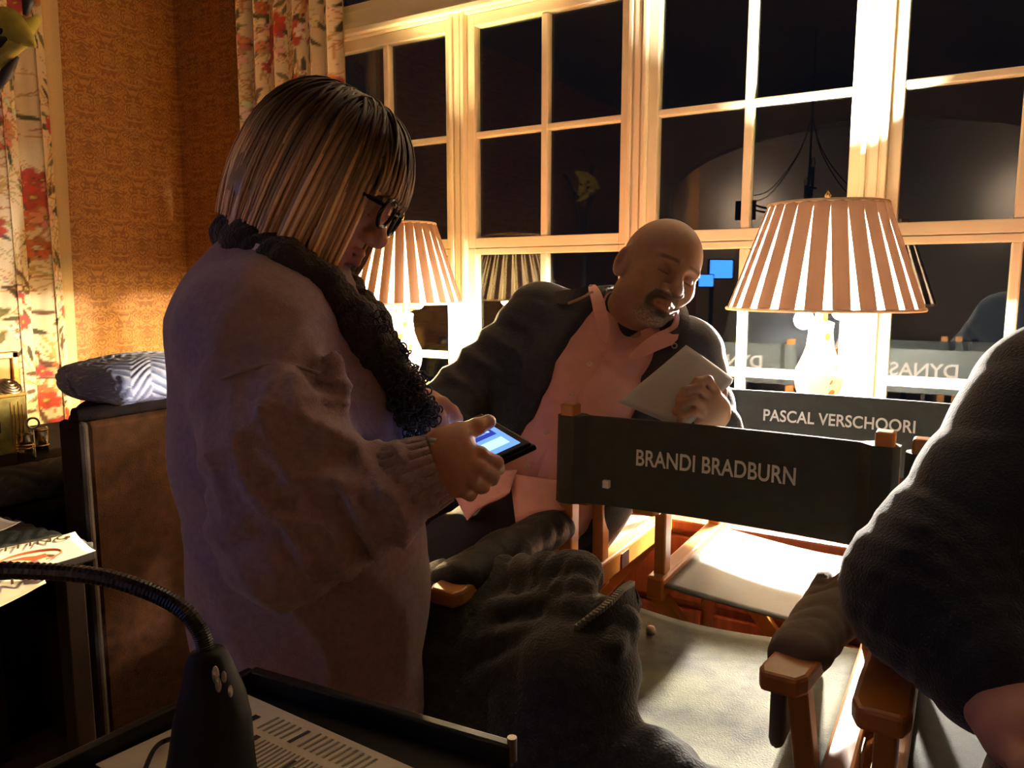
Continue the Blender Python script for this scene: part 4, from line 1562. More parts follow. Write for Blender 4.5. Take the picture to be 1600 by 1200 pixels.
# pink shirt
M_pink = mat("salmon_pink_cotton", (0.78, 0.41, 0.36), 0.75, var=0.06, scale=30, bump=0.5, bscale=55)
sh = [cone(pel, abd, 0.145, 0.136, 0.06, stretch=(lat, 1.25), fold=(0.006, 3, 1.2)), cone(abd, chest, 0.136, 0.138, 0.06, stretch=(lat, 1.28), fold=(0.006, 2.5, 1.6)),
      cone(chest, NB, 0.134, 0.075, 0.06, stretch=(lat, 1.2)), cone(SR, SL, 0.072, 0.070, 0.05), cone(SR, ER, 0.057, 0.05, 0.03)]
T = -CF
# collar V cut and waist left loose
vcut = [cone(P(985, 512, 1.575), P(952, 556, 1.575), 0.046, 0.010, 0.008, 's')]
shirt_prims = sh + vcut
fold_s = cloth_waves([(P(880, 650, 1.60), 0.12, CR * 0.8 + CU * 0.55, 0.07, 0.008, 0.3)])
body_mesh("shirt", [(*nets(shirt_prims, 0.007, fold_s), None)], M_pink, man, smooth_it=1)
und = [cone(chest, NB, 0.120, 0.072, 0.05, stretch=(lat, 1.1)), cone(NB, NB + (HC - NB) * 0.12, 0.068, 0.064, 0.03)]
M_tee = mat("black_undershirt", (0.012, 0.012, 0.013), 0.85)
body_mesh("undershirt", [(*nets(und, 0.008), None)], M_tee, man)


def strip(name, m, parent, line, width_dir, w, thick, out=None):
    """cloth band along a line of points, w wide along width_dir"""
    mb = MB()
    pts = [np.asarray(p, float) for p in line]
    n = len(pts)
    vs, fs = [], []
    for i, p in enumerate(pts):
        wd = unit(width_dir[i] if isinstance(width_dir, list) else width_dir)
        t = unit(pts[min(i + 1, n - 1)] - pts[max(i - 1, 0)])
        nn = unit(np.cross(t, wd))
        ww = w[i] if hasattr(w, "__len__") else w
        for a, b in ((0, -1), (1, -1), (1, 1), (0, 1)):
            vs.append(p + wd * ww * a + nn * thick / 2 * b)
    for i in range(n - 1):
        for j in range(4):
            fs.append((i * 4 + j, i * 4 + (j + 1) % 4, (i + 1) * 4 + (j + 1) % 4, (i + 1) * 4 + j))
    fs += [(3, 2, 1, 0), tuple((n - 1) * 4 + j for j in range(4))]
    return mb.add(vs, fs).build(name, m, parent, smooth=False)


def on(prims, pts, d0, d1, lift):
    out = []
    for (px, py) in pts:
        p, n = hit(prims, px, py, d0, d1)
        out.append(p + n * lift)
    return out


# placket, buttons, collar leaves of the shirt
pk = on(shirt_prims, [(950, 545), (930, 580), (908, 612), (888, 644), (868, 676), (848, 708), (830, 738), (818, 765)], 1.45, 1.8, 0.002)
strip("placket", M_pink, man, pk, unit(P(1000, 600, 1.6) - P(975, 585, 1.6)), 0.028, 0.004)
M_button = mat("pearl_button", (0.78, 0.62, 0.55), 0.3)
for (px, py) in ((945, 506), (922, 570), (893, 617), (855, 675), (825, 728)):
    p, n = hit(shirt_prims, px, py, 1.42, 1.8)
    MB().torus(p + n * 0.005, n, 0.0042, 0.0016, 12, 6).build("button", M_button, man, smooth=True)
# open collar: two turned leaves
lcol = [P(930, 446, 1.67), P(938, 456, 1.62), P(946, 478, 1.585), P(952, 512, 1.565), P(948, 534, 1.56)]
strip("shirt_collar", M_pink, man, spline(lcol, 12), unit(P(900, 500, 1.57) - P(938, 498, 1.57)), [0.012, 0.018, 0.022, 0.024, 0.025, 0.026, 0.027, 0.027, 0.026, 0.022, 0.016, 0.006], 0.004)
rcol = [P(1056, 486, 1.56), P(1050, 508, 1.54), P(1022, 522, 1.53), P(1000, 538, 1.535), P(982, 556, 1.545)]
strip("shirt_collar", M_pink, man, spline(rcol, 12), unit(P(1010, 545, 1.53) - P(1000, 522, 1.53)), [0.014, 0.018, 0.024, 0.030, 0.034, 0.034, 0.032, 0.03, 0.026, 0.022, 0.016, 0.008], 0.004)
# loose shirt tails over the lap
def tail(name, pts, d):
    c = [P(px, py, dd) for (px, py), dd in zip(pts, d)]
    n = 10
    g = []
    for i in range(n):
        u = i / (n - 1)
        for j in range(n):
            w_ = j / (n - 1)
            p = c[0] * (1 - u) * (1 - w_) + c[1] * u * (1 - w_) + c[2] * u * w_ + c[3] * (1 - u) * w_
            g.append(p + T * 0.012 * math.sin(math.pi * u) * (1 - 0.3 * w_) + CU * 0.006 * math.sin(5 * u) * w_)
    MB().grid(g, n, n).build(name, M_pink, man, smooth=True, solid=0.003)
tail("shirt_tail", [(690, 735), (808, 735), (796, 765), (730, 813)], (1.56, 1.53, 1.48, 1.45))
tail("shirt_tail", [(796, 740), (905, 755), (892, 788), (806, 817)], (1.53, 1.53, 1.47, 1.45))

# dark jacket, open at the front
M_jacket = mat("dark_navy_wool", (0.022, 0.024, 0.030), 0.75, var=0.25, scale=50, bump=0.4, bscale=300, sheen=0.15)
jk = [cone(pel, abd, 0.158, 0.152, 0.06, stretch=(lat, 1.3)), cone(abd, chest, 0.152, 0.156, 0.06, stretch=(lat, 1.32)), cone(chest, NB, 0.152, 0.088, 0.06, stretch=(lat, 1.25)),
      cone(SR, SL, 0.080, 0.080, 0.06), cone(SR, ER, 0.078, 0.068, 0.04, fold=(0.008, 4, 1.5)), cone(ER, HR, 0.066, 0.050, 0.03, fold=(0.007, 4, 1.2)),
      cone(SL, EL, 0.078, 0.066, 0.04, fold=(0.007, 4, 1.5)), cone(EL, WL, 0.064, 0.048, 0.03, fold=(0.006, 3, 1.2)),
      cone(P(962, 490, 1.545), P(918, 620, 1.545), 0.110, 0.100, 0.008, 's'), cone(P(922, 620, 1.545), P(840, 800, 1.54), 0.098, 0.140, 0.008, 's'),
      cone(NB, HC, 0.066, 0.075, 0.01, 's')]
fold_m = cloth_waves([(P(760, 570, 1.62), 0.10, CR * 0.7 + CU * 0.7, 0.06, 0.012, 0.4), (P(1010, 590, 1.52), 0.08, CR * 0.8 + CU * 0.6, 0.07, 0.008, 0.3)])
body_mesh("jacket", [(*nets(jk, 0.008, fold_m), None)], M_jacket, man, smooth_it=1)
c1 = [P(858, 458, 1.76), P(880, 455, 1.70), P(902, 452, 1.66), P(925, 446, 1.66)]
strip("jacket_collar", M_jacket, man, spline(c1, 10), unit(P(880, 500, 1.60) - P(900, 450, 1.62)), [0.01, 0.018, 0.026, 0.032, 0.034, 0.034, 0.032, 0.028, 0.022, 0.010], 0.006)
M_tan = mat("tan_zip_tape", (0.42, 0.28, 0.16), 0.5)
MB().tube(spline([P(888, 474, 1.625), P(908, 466, 1.61), P(926, 456, 1.615)], 8), 0.003, 6).build("zip_edge", M_tan, man)
c2 = [P(1061, 470, 1.60), P(1063, 492, 1.545), P(1060, 510, 1.525), P(1046, 520, 1.52)]
strip("jacket_collar", M_jacket, man, spline(c2, 10), unit(P(1090, 510, 1.55) - P(1058, 495, 1.54)) * 1.0, [0.01, 0.014, 0.018, 0.02, 0.02, 0.02, 0.02, 0.018, 0.014, 0.008], 0.006)
for (px, py) in ((1032, 541), (1054, 541)):
    p, n = hit(jk, px, py, 1.35, 1.7)
    MB().torus(p + n * 0.003, n, 0.005, 0.0016, 12, 6).build("snap", M_metal, man, smooth=True)
# trousers
M_trs = mat("dark_trousers", (0.016, 0.016, 0.020), 0.85, var=0.2, bump=0.2)
tr = [cone(pel - V(0, 0, 0.01), pel + V(0, -0.02, -0.01), 0.10, 0.10, 0.04, stretch=((1, 0, 0), 1.5))]
for h_, k_, a_ in ((hipR, knR, anR), (hipL, knL, anL)):
    tr += [cone(h_, k_, 0.092, 0.068, 0.04, fold=(0.005, 3, 1)), cone(k_, a_, 0.064, 0.052, 0.03, fold=(0.005, 4, 1))]
body_mesh("trousers", [(*nets(tr, 0.011), None)], M_trs, man, smooth_it=2)
for nm, a_ in (("shoe", anR), ("shoe", anL)):
    body_mesh(nm, [(*nets([cone(a_ + V(0, 0.03, -0.045), a_ + V(0, -0.16, -0.055), 0.042, 0.036, 0.02, stretch=((1, 0, 0), 1.1))], 0.008), None)], M_black, man)

# the papers in his left hand
M_page = shade_mat("thin_white_paper", (0.86, 0.85, 0.84), 0.75)
pp = thing("script_pages", "stack of curled white script pages in the bald man's hand", "papers", P(1060, 640, 1.45))
for k in range(5):
    n = 16
    g = []
    c = [P(964 + 2 * k, 628 - k, 1.455 + 0.0022 * k), P(1072 + 1.5 * k, 539 + 1.2 * k, 1.50 + 0.0022 * k), P(1146 - 0.5 * k, 592 + 1.5 * k, 1.455 + 0.0022 * k), P(1068, 672, 1.40 + 0.0022 * k)]
    for i in range(n):
        u = i / (n - 1)
        for j in range(n):
            w_ = j / (n - 1)
            p = c[0] * (1 - u) * (1 - w_) + c[1] * u * (1 - w_) + c[2] * u * w_ + c[3] * (1 - u) * w_
            g.append(p + T * (0.012 * math.sin(math.pi * u) + 0.006 * math.sin(math.pi * w_)))
    MB().grid(g, n, n).build("page", M_page, pp, smooth=True, solid=0.0008)

# ------------------------------------------------------------------ the standing woman
wom = thing("person", "woman with blond bob, glasses and mauve sweatshirt standing over a tablet", "person", tuple(P(480, 900, 1.08) * V(1, 1, 0)))
WS = 0.93
WC = P(501, 291, 1.06)
WM = head_axes(88, 27, 0)
skin_w = (0.58, 0.30, 0.20)
wp = head_prims(WC, WM, WS, False)
WNB = P(440, 420, 1.075)
wp.append(cone(WC + WM @ V(0, -0.03, -0.06), WNB, 0.050, 0.056, 0.03))
v, f = nets(wp, 0.0024)
w_head = (v, f, head_colors(v, WC, WM, WS, skin_w, False))
hipw, waist, wch, wub = P(497, 1130, 1.08), P(488, 900, 1.08), P(468, 680, 1.08), P(428, 520, 1.08)
WSR, WSL = P(398, 525, 0.955), P(452, 500, 1.22)
WER, WWR = P(448, 835, 0.90), P(672, 738, 0.908)
WEL, WWL = P(520, 790, 1.20), P(640, 660, 1.10)
wb = [cone(hipw, waist, 0.115, 0.105, 0.05, stretch=(CFH, 1.0)), cone(waist, wch, 0.105, 0.11, 0.05, stretch=(CFH, 1.0)), cone(wch, wub, 0.11, 0.09, 0.05, stretch=(CFH, 1.0)),
      cone(wub, WNB, 0.09, 0.05, 0.05), cone(WSR, WSL, 0.055, 0.055, 0.05), cone(WSR, WER, 0.045, 0.040, 0.03), cone(WER, WWR, 0.038, 0.026, 0.02), cone(WSL, WEL, 0.045, 0.04, 0.03), cone(WEL, WWL, 0.038, 0.026, 0.02)]
hx, hy = hipw[0], hipw[1]
for s_ in (-1, 1):
    a_ = V(hx, hy, 0.76) + CFH * 0.075 * s_
    wb += [cone(a_, V(a_[0], a_[1], 0.45), 0.075, 0.055, 0.03), cone(V(a_[0], a_[1], 0.45), V(a_[0], a_[1], 0.07), 0.052, 0.035, 0.03), cone(V(a_[0], a_[1], 0.05), V(a_[0], a_[1], 0.04) + CR * 0.15, 0.038, 0.03, 0.02)]
v, f = nets(wb, 0.012)
w_body = (v, f, np.ones((len(v), 3)) * np.array(skin_w))
# near hand: back of hand to the viewer, thumb over the screen, fingers under the tablet
HD = -0.034          # the near hand stands this much nearer than the tablet's edge
nh = [cone(WER, WWR, 0.036, 0.025, 0.02), cone(WWR, P(702, 722, 0.942 + HD), 0.024, 0.021, 0.02, stretch=(CU, 1.45)), cone(P(702, 722, 0.942 + HD), P(726, 714, 0.945 + HD), 0.020, 0.017, 0.02, stretch=(CU, 1.75)),
      cone(P(692, 706, 0.950 + HD), P(710, 691, 0.955 + HD), 0.021, 0.017, 0.02)]
nh += hand_chain([P(700, 694, 0.952 + HD), P(722, 677, 0.957 + HD), P(745, 667, 0.966 + HD), P(764, 659, 0.980 + HD)], 0.0140, 0.0090, 0.012)
for c, r in (([P(724, 697, 0.945), P(752, 706, 0.946), P(776, 719, 0.966), P(780, 728, 0.994)], 0.0098),
             ([P(724, 713, 0.938), P(750, 726, 0.938), P(770, 738, 0.960), P(770, 744, 0.988)], 0.0100),
             ([P(716, 729, 0.936), P(739, 745, 0.937), P(756, 754, 0.958), P(753, 757, 0.984)], 0.0094),
             ([P(704, 743, 0.936), P(723, 760, 0.940), P(737, 767, 0.960), P(732, 767, 0.982)], 0.0082)):
    nh += hand_chain([q + CF * HD for q in c], r, r * 0.86, 0.003)
v, f = nets(nh, 0.0025)
w_nh = (v, f, np.ones((len(v), 3)) * np.array(skin_w))
# far hand: fingers resting on the tablet's far corner
fh = [cone(WEL, WWL, 0.034, 0.026, 0.02), cone(WWL, P(662, 640, 1.065), 0.026, 0.030, 0.02)]
for c, r in (([P(660, 636, 1.045), P(672, 636, 1.030), P(686, 652, 1.020), P(692, 667, 1.018)], 0.0112),
             ([P(670, 630, 1.055), P(690, 632, 1.040), P(705, 644, 1.035), P(713, 655, 1.032)], 0.0114),
             ([P(672, 630, 1.068), P(692, 634, 1.060), P(706, 646, 1.060), P(712, 655, 1.064)], 0.0108),
             ([P(670, 634, 1.080), P(686, 640, 1.078), P(698, 650, 1.080), P(704, 658, 1.084)], 0.0096),
             ([P(655, 648, 1.050), P(662, 662, 1.030), P(668, 674, 1.020)], 0.0122)):
    fh += hand_chain(c, r, r * 0.85, 0.010)
v, f = nets(fh, 0.0025)
w_fh = (v, f, np.ones((len(v), 3)) * np.array(skin_w))
body_mesh("body", [w_head, w_body, w_nh, w_fh], M_skin, wom)
M_nail = mat("fingernail", (0.62, 0.36, 0.28), 0.3)
td_ = unit(P(764, 659, 0.980) - P(745, 667, 0.966))
nails(wom, [(P(762, 660, 0.978 + HD) + CU * 0.0035 - CF * 0.001, CU * 0.8 - CF * 0.6, td_), (P(691, 664, 1.018), CU * 0.7 - CF * 0.6, -CU * 0.7 + CR * 0.4), (P(712, 652, 1.032), CU * 0.7 - CF * 0.6, -CU * 0.6 + CR * 0.5)], M_nail)

# sweatshirt
M_sweat = mat("mauve_grey_fleece", (0.35, 0.25, 0.275), 0.9, var=0.14, scale=120, bump=0.4, bscale=420, sheen=0.4)
sw = [cone(hipw - V(0, 0, 0.13), waist, 0.150, 0.150, 0.06, stretch=(CFH, 1.0), fold=(0.008, 2, 1.5)), cone(waist, wch, 0.150, 0.158, 0.06, stretch=(CFH, 0.98), fold=(0.007, 2, 1.0)),
      cone(wch, wub, 0.158, 0.130, 0.06, stretch=(CFH, 1.05)), cone(wub, WNB, 0.120, 0.070, 0.06), cone(WSR, WSL, 0.082, 0.080, 0.07),
      cone(WSR, P(428, 690, 0.905), 0.080, 0.080, 0.03, fold=(0.006, 2, 2.0)), cone(P(428, 690, 0.905), WER, 0.080, 0.076, 0.02, fold=(0.010, 3, 1.5)),
      cone(WER, P(585, 775, 0.905), 0.074, 0.066, 0.03, fold=(0.017, 5, 1.6)), cone(P(585, 775, 0.905), P(648, 748, 0.905), 0.060, 0.044, 0.02),
      cone(WSL, WEL, 0.080, 0.07, 0.04), cone(WEL, WWL, 0.065, 0.042, 0.03, fold=(0.01, 4, 1)),
      cone(WNB + V(0, 0, 0.02), WC, 0.058, 0.07, 0.01, 's')]
# deep crease folds where the sleeve bends
for (a_, b_, r) in (((470, 610, 0.855), (520, 690, 0.87), 0.016), ((525, 560, 0.90), (533, 680, 0.885), 0.014), ((455, 640, 0.845), (400, 760, 0.85), 0.014), ((520, 720, 0.87), (450, 770, 0.845), 0.018), ((530, 760, 0.872), (520, 830, 0.868), 0.016)):
    sw.append(cone(P(*a_), P(*b_), r, r * 0.6, 0.03))


fold_w = cloth_waves([(P(570, 790, 0.87), 0.085, P(640, 752, 0.9) - P(500, 812, 0.9), 0.036, 0.016, 0.5),
                      (P(490, 740, 0.85), 0.075, CU * 0.8 + CR * 0.5, 0.050, 0.016, -0.6),
                      (P(430, 610, 0.86), 0.090, CR * 0.9 - CU * 0.45, 0.080, 0.012, 0.3),
                      (P(590, 610, 0.95), 0.070, CR * 0.95 + CU * 0.2, 0.045, 0.010, 0.3),
                      (P(500, 980, 0.95), 0.160, CR * 0.9 + CU * 0.35, 0.090, 0.010, 0.2)])
body_mesh("sweatshirt", [(*nets(sw, 0.0065, fold_w), None)], M_sweat, wom, smooth_it=1)
# ribbed cuff and a watch band
cd = unit(WWR - WER)
cf_ = MB()
cc = P(652, 746, 0.906)
for k in range(22):
    t = 2 * math.pi * k / 22
    u_ = unit(np.cross(cd, V(0, 0, 1)))
    w_ = np.cross(cd, u_)
    e_ = u_ * math.cos(t) + w_ * math.sin(t)
    cf_.tube([cc - cd * 0.030 + e_ * 0.046, cc + e_ * 0.042, cc + cd * 0.028 + e_ * 0.037], [0.007, 0.0072, 0.006], 6)
cf_.build("ribbed_cuff", M_sweat, wom, smooth=True)
M_watch = mat("dark_watch_band", (0.02, 0.02, 0.03), 0.4)
MB().torus(WWR + cd * 0.006, cd, 0.033, 0.006, 28, 8).build("watch_band", M_watch, wom, smooth=True)
ndir = unit(-CF + CU * 0.8)
MB().lathe([(0, 0.008), (0.014, 0.007), (0.017, 0.003), (0.017, -0.004), (0, -0.004)], WWR + cd * 0.006 + V(0, 0, 0.034), 18).build("watch_case", M_metal, wom, smooth=True)
# shoulder seam
seam = on(sw, [(345, 592), (380, 578), (420, 570), (460, 572), (500, 584)], 0.7, 1.1, 0.0)
MB().tube(spline(seam, 20), 0.0022, 6).build("shoulder_seam", M_sweat, wom)
# trousers and shoes
tw = [cone(V(hx, hy, 0.74), V(hx, hy, 0.66), 0.100, 0.09, 0.04, stretch=(CFH, 1.3))]
for s_ in (-1, 1):
    a_ = V(hx, hy, 0.76) + CFH * 0.075 * s_
    tw += [cone(a_ - V(0, 0, 0.1), V(a_[0], a_[1], 0.45), 0.085, 0.07, 0.04), cone(V(a_[0], a_[1], 0.45), V(a_[0], a_[1], 0.10), 0.072, 0.06, 0.03)]
body_mesh("trousers", [(*nets(tw, 0.012), None)], M_trs, wom)
for s_ in (-1, 1):
    a_ = V(hx, hy, 0.045) + CFH * 0.075 * s_
    body_mesh("shoe", [(*nets([cone(a_ - CR * 0.03, a_ + CR * 0.16 - V(0, 0, 0.008), 0.044, 0.036, 0.02, stretch=(CFH, 1.1))], 0.009), None)], M_black, wom)

# hair: a rounded bob, then separate locks laid over it
hw = lambda x, y, z: WC + WM @ (V(x, y, z) * 1.0)
hairp = [ell(hw(0, -0.010, 0.022), (0.085, 0.105, 0.105), WM, 0.03), rbox(hw(0, -0.012, -0.036), (0.082, 0.090, 0.055), WM, 0.05, 0.03), ell(hw(0, 0.060, 0.058), (0.062, 0.045, 0.036), WM, 0.02),
         ell(hw(0, 0.128, -0.045), (0.064, 0.056, 0.080), WM, 0.006, 's'), cone(hw(0, -0.03, -0.04), WNB, 0.05, 0.06, 0.01, 's')]
M_hair = mat("streaked_blond_hair", (1, 1, 1), 0.38, var=0.12, scale=90, attr=True)


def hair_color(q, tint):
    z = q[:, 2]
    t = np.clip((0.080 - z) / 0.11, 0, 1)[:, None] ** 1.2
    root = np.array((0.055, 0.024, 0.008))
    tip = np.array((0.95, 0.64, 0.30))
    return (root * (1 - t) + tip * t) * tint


v, f = nets(hairp, 0.004)
hq = (v - WC) @ WM
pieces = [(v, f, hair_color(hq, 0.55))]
rng = random.Random(21)
lv, lf, lc = [], [], []
for k in range(1100):
    ph = rng.uniform(0, 2 * math.pi)           # 90 deg is forward
    deg = abs(((math.degrees(ph) - 90 + 180) % 360) - 180)
    bang = deg < 38
    tint = rng.choice([0.5, 0.7, 0.9, 1.1, 1.3, 2.0])
    pts = []
    wob = rng.uniform(-0.03, 0.03)
    lay = rng.uniform(-0.001, 0.008)
    rx, ry, rz = 0.088 + lay, 0.109 + lay, 0.108 + lay
    sx0, sy0 = rng.uniform(-0.012, 0.012), rng.uniform(-0.03, 0.035)
    zend = (0.026 + rng.uniform(-0.012, 0.014)) if bang else (-0.134 + 0.048 * min(1, max(0, (deg - 45) / 90)) + rng.uniform(-0.012, 0.008))
    for i in range(15):
        s_ = i / 14
        if s_ < 0.6:
            th = math.radians(4 + 86 * s_ / 0.6)
            x, y, z = rx * math.sin(th) * math.cos(ph), ry * math.sin(th) * math.sin(ph) - 0.008, 0.022 + rz * math.cos(th)
            g_ = 1 - math.sin(th)
            x, y = x + sx0 * g_, y + sy0 * g_
            if bang:
                y += 0.010 * math.sin(th)
        else:
            g_ = (s_ - 0.6) / 0.4
            x0_, y0_ = rx * math.cos(ph), ry * math.sin(ph) - 0.008 + (0.010 if bang else 0)
            zz = 0.022 + (zend - 0.022) * g_
            inn = 1 - (0.13 * g_ * g_ if not bang else 0.02) + wob * math.sin(3 * g_)
            x, y, z = x0_ * inn, y0_ * inn - (-0.012 * g_ if 38 <= deg < 62 else 0), zz
        pts.append(hw(x, y, z))
    n0 = len(lv)
    up = None
    seg = 5
    for i, p in enumerate(pts):
        t_ = unit(pts[min(i + 1, 14)] - pts[max(i - 1, 0)])
        out_ = unit(p - hw(0, -0.01, 0.0))
        u_ = unit(out_ - t_ * (out_ @ t_))
        w_ = np.cross(t_, u_)
        r_ = 0.0034 * (math.sin(math.pi * (0.12 + 0.80 * i / 14)) ** 0.6)
        for j in range(seg):
            a_ = 2 * math.pi * j / seg
            lv.append(p + u_ * math.cos(a_) * r_ * 0.5 + w_ * math.sin(a_) * r_)
            lc.append(tint)
    for i in range(14):
        for j in range(seg):
            lf.append((n0 + i * seg + j, n0 + i * seg + (j + 1) % seg, n0 + (i + 1) * seg + (j + 1) % seg, n0 + (i + 1) * seg + j))
lv = np.array(lv)
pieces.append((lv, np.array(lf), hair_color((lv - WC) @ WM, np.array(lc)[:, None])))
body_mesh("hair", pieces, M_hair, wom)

# glasses
M_frame = mat("black_acetate", (0.01, 0.01, 0.011), 0.2)
M_lens = glass_mat("lens_glass", 0.12, (0.95, 0.95, 0.95))
gx = thing("eyeglasses", "black-framed glasses on the blond woman's nose", "glasses", hw(0, 0.112, 0.0))
for s_ in (-1, 1):
    c0 = hw(s_ * 0.031, 0.112 - 0.004, 0.004)
    n_ = WM @ unit(V(s_ * 0.12, 1, -0.1))
    rim = MB().torus(c0, n_, 0.0200, 0.0030, 28, 8).build("rim", M_frame, gx, smooth=True)
    MB().lathe([(0, 0.0006), (0.021, 0.0)], (0, 0, 0), 24)
    u_ = unit(np.cross(n_, WM[:, 2]))
    w_ = np.cross(n_, u_)
    MB().add([c0] + [c0 + (u_ * math.cos(2 * math.pi * k / 24) + w_ * math.sin(2 * math.pi * k / 24)) * 0.0192 for k in range(24)], [(0, 1 + k, 1 + (k + 1) % 24) for k in range(24)]).build("lens", M_lens, rim)
    MB().tube([hw(s_ * 0.053, 0.106, 0.010), hw(s_ * 0.076, 0.04, 0.010), hw(s_ * 0.079, -0.01, 0.004)], 0.0028, 6).build("temple", M_frame, gx)
MB().tube(spline([hw(-0.010, 0.109, 0.008), hw(0, 0.112, 0.012), hw(0.010, 0.109, 0.008)], 6), 0.0028, 6).build("bridge", M_frame, gx)

# crocheted scarf
M_scarf = mat("dark_crochet_yarn", (0.030, 0.022, 0.018), 0.9, var=0.4, scale=140, bump=1.0, bscale=220, sheen=0.3)
sc = thing("scarf", "dark crocheted scarf with looped fringe round the blond woman's neck", "scarf", P(600, 560, 1.03))
sp_ = [((362, 362, 1.09), (388, 382, 1.005), 0.026, 0.027), ((388, 382, 1.005), (450, 415, 0.975), 0.027, 0.028), ((450, 415, 0.975), (508, 456, 0.990), 0.025, 0.027),
       ((508, 456, 0.990), (556, 512, 1.005), 0.027, 0.030), ((556, 512, 1.005), (600, 575, 1.010), 0.030, 0.027), ((600, 575, 1.015), (632, 640, 1.01), 0.028, 0.024),
       ((362, 362, 1.09), (420, 390, 1.16), 0.020, 0.025), ((420, 390, 1.16), (520, 450, 1.10), 0.025, 0.028), ((520, 440, 1.10), (575, 510, 1.07), 0.032, 0.028), ((575, 510, 1.07), (632, 630, 1.06), 0.028, 0.024)]
body_mesh("wrap", [(*nets([cone(P(*a_), P(*b_), ra, rb, 0.02, fold=(0.010, 3, 2.2)) for a_, b_, ra, rb in sp_], 0.006), None)], M_scarf, sc)
lace = MB()
rng = random.Random(4)
path = spline([P(560, 490, 0.99), P(600, 545, 0.99), P(632, 595, 0.985), P(646, 630, 0.98), P(655, 655, 0.98)], 46)
for i, p in enumerate(path):
    for k in range(9):
        q = p + CR * rng.uniform(-0.030, 0.024) + V(0, 0, rng.uniform(-0.012, 0.012)) + CF * rng.uniform(-0.012, 0.05)
        lace.torus(q, unit(V(rng.uniform(-1, 1), rng.uniform(-1, 1), rng.uniform(-1, 1)) - CF * 1.2), rng.uniform(0.0042, 0.0065), 0.0013, 10, 4)
for k in range(6):
    s0 = P(636 + 6 * k, 625 + 3 * k, 0.985 + 0.006 * (k % 3))
    for i in range(9):
        lace.torus(s0 + V(0, 0, -0.0085 * i) + CR * 0.002 * math.sin(i), unit(-CF + CR * (0.9 if i % 2 else -0.2)), 0.0052, 0.0012, 10, 4)
lo_ = lace.build("lace_fringe", M_scarf, sc, smooth=True)
lo_["kind"] = "stuff"
# pale collar of the blouse at the nape
MB().tube(spline([P(352, 392, 1.06), P(372, 386, 1.01), P(402, 388, 0.975), P(430, 402, 0.96)], 10), [0.006, 0.010, 0.011, 0.011, 0.011, 0.011, 0.011, 0.010, 0.008, 0.005], 8).build("blouse_collar", M_paper, wom, smooth=True)

# ------------------------------------------------------------------ tablet in her hands
tc_ = P(737, 689, 1.02)
tn = unit(V(0, 0, 1) * 0.90 - CR * 0.28 - CFH * 0.16)


def on_tab(px, py):
    r = ray(px, py)
    return CC + r * (np.dot(tc_ - CC, tn) / np.dot(r, tn))


ta, tb_, tcc, td = on_tab(642, 690), on_tab(745, 646), on_tab(829, 686), on_tab(726, 734)
e1 = unit((tb_ - ta) + (tcc - td))
e2 = np.cross(tn, e1)
w1 = (np.linalg.norm(tb_ - ta) + np.linalg.norm(tcc - td)) / 2
w2 = abs(np.dot(((tcc - tb_) + (td - ta)) / 2, e2))
tab = thing("tablet", "black tablet with lit blue-white screen in the woman's hands", "tablet", tc_ - V(0, 0, 0.012))


def slab(a_, b_, lo, hi, name, m, parent, bev=0.0):
    mb = MB()
    pts = [tc_ + e1 * a_ * s1 + e2 * b_ * s2 + tn * lo for s1, s2 in ((-1, -1), (1, -1), (1, 1), (-1, 1))]
    mb.prism(pts, tn * (hi - lo))
    return mb.build(name, m, parent, bevel=bev)


slab(w1 / 2 + 0.004, w2 / 2 + 0.004, -0.012, -0.004, "case", M_black, tab, 0.003)
slab(w1 / 2, w2 / 2, -0.004, 0.0, "body", M_black, tab, 0.002)
M_scr = emit_mat("tablet_screen", (0.16, 0.34, 1.0), 0.95)
scr = slab(w1 / 2 - 0.010, w2 / 2 - 0.012, 0.0, 0.0006, "screen", M_scr, tab)
M_scr2 = emit_mat("tablet_screen_pale", (0.35, 0.55, 1.0), 1.3)
M_scr3 = emit_mat("tablet_screen_dark", (0.04, 0.07, 0.5), 0.6)
for (u0, u1, v0, v1, m_) in ((-0.9, 0.9, 0.72, 0.86, M_scr2), (-0.85, -0.2, -0.7, 0.5, M_scr2), (0.0, 0.8, -0.2, 0.4, M_scr3), (0.0, 0.8, -0.8, -0.4, M_scr2), (-0.8, -0.3, 0.55, 0.66, M_scr3), (0.1, 0.7, 0.0, 0.1, M_scr2)):
    a_, b_ = w1 / 2 - 0.010, w2 / 2 - 0.012
    pts = [tc_ + e1 * a_ * s1 + e2 * b_ * s2 + tn * 0.0008 for s1, s2 in ((u0, v0), (u1, v0), (u1, v1), (u0, v1))]
    MB().prism(pts, tn * 0.0002).build("screen_panel", m_, scr)

# ------------------------------------------------------------------ person at the right edge
per = thing("person", "person in dark jacket cut off by the right edge, elbow on chair arm", "person", (0.26, 1.0, 0))
p_SR, p_ER, p_WR, p_HR = P(1682, 655, 0.87), P(1456, 925, 0.81), P(1590, 1105, 0.69), P(1625, 1150, 0.655)
p_SL = p_SR + V(0.38, 0.02, 0.0)
p_NB = (p_SR + p_SL) / 2 + V(0, 0.02, 0.06)
p_HC = p_NB + V(0, -0.04, 0.20)
p_pel, p_ch = V(p_NB[0], p_NB[1] + 0.0, 0.90), V(p_NB[0], p_NB[1], 1.20)
pM = head_axes(10, 25, 0)
skin_p = (0.52, 0.28, 0.22)
ph_ = head_prims(p_HC, pM, 0.97, False) + [cone(p_HC + pM @ V(0, -0.03, -0.06), p_NB, 0.054, 0.06, 0.03)]
v, f = nets(ph_, 0.004)
p_head = (v, f, head_colors(v, p_HC, pM, 0.97, skin_p, False))
p_EL = p_SL + V(0.10, -0.05, -0.26)
p_HL = p_EL + V(-0.16, -0.2, 0.0)
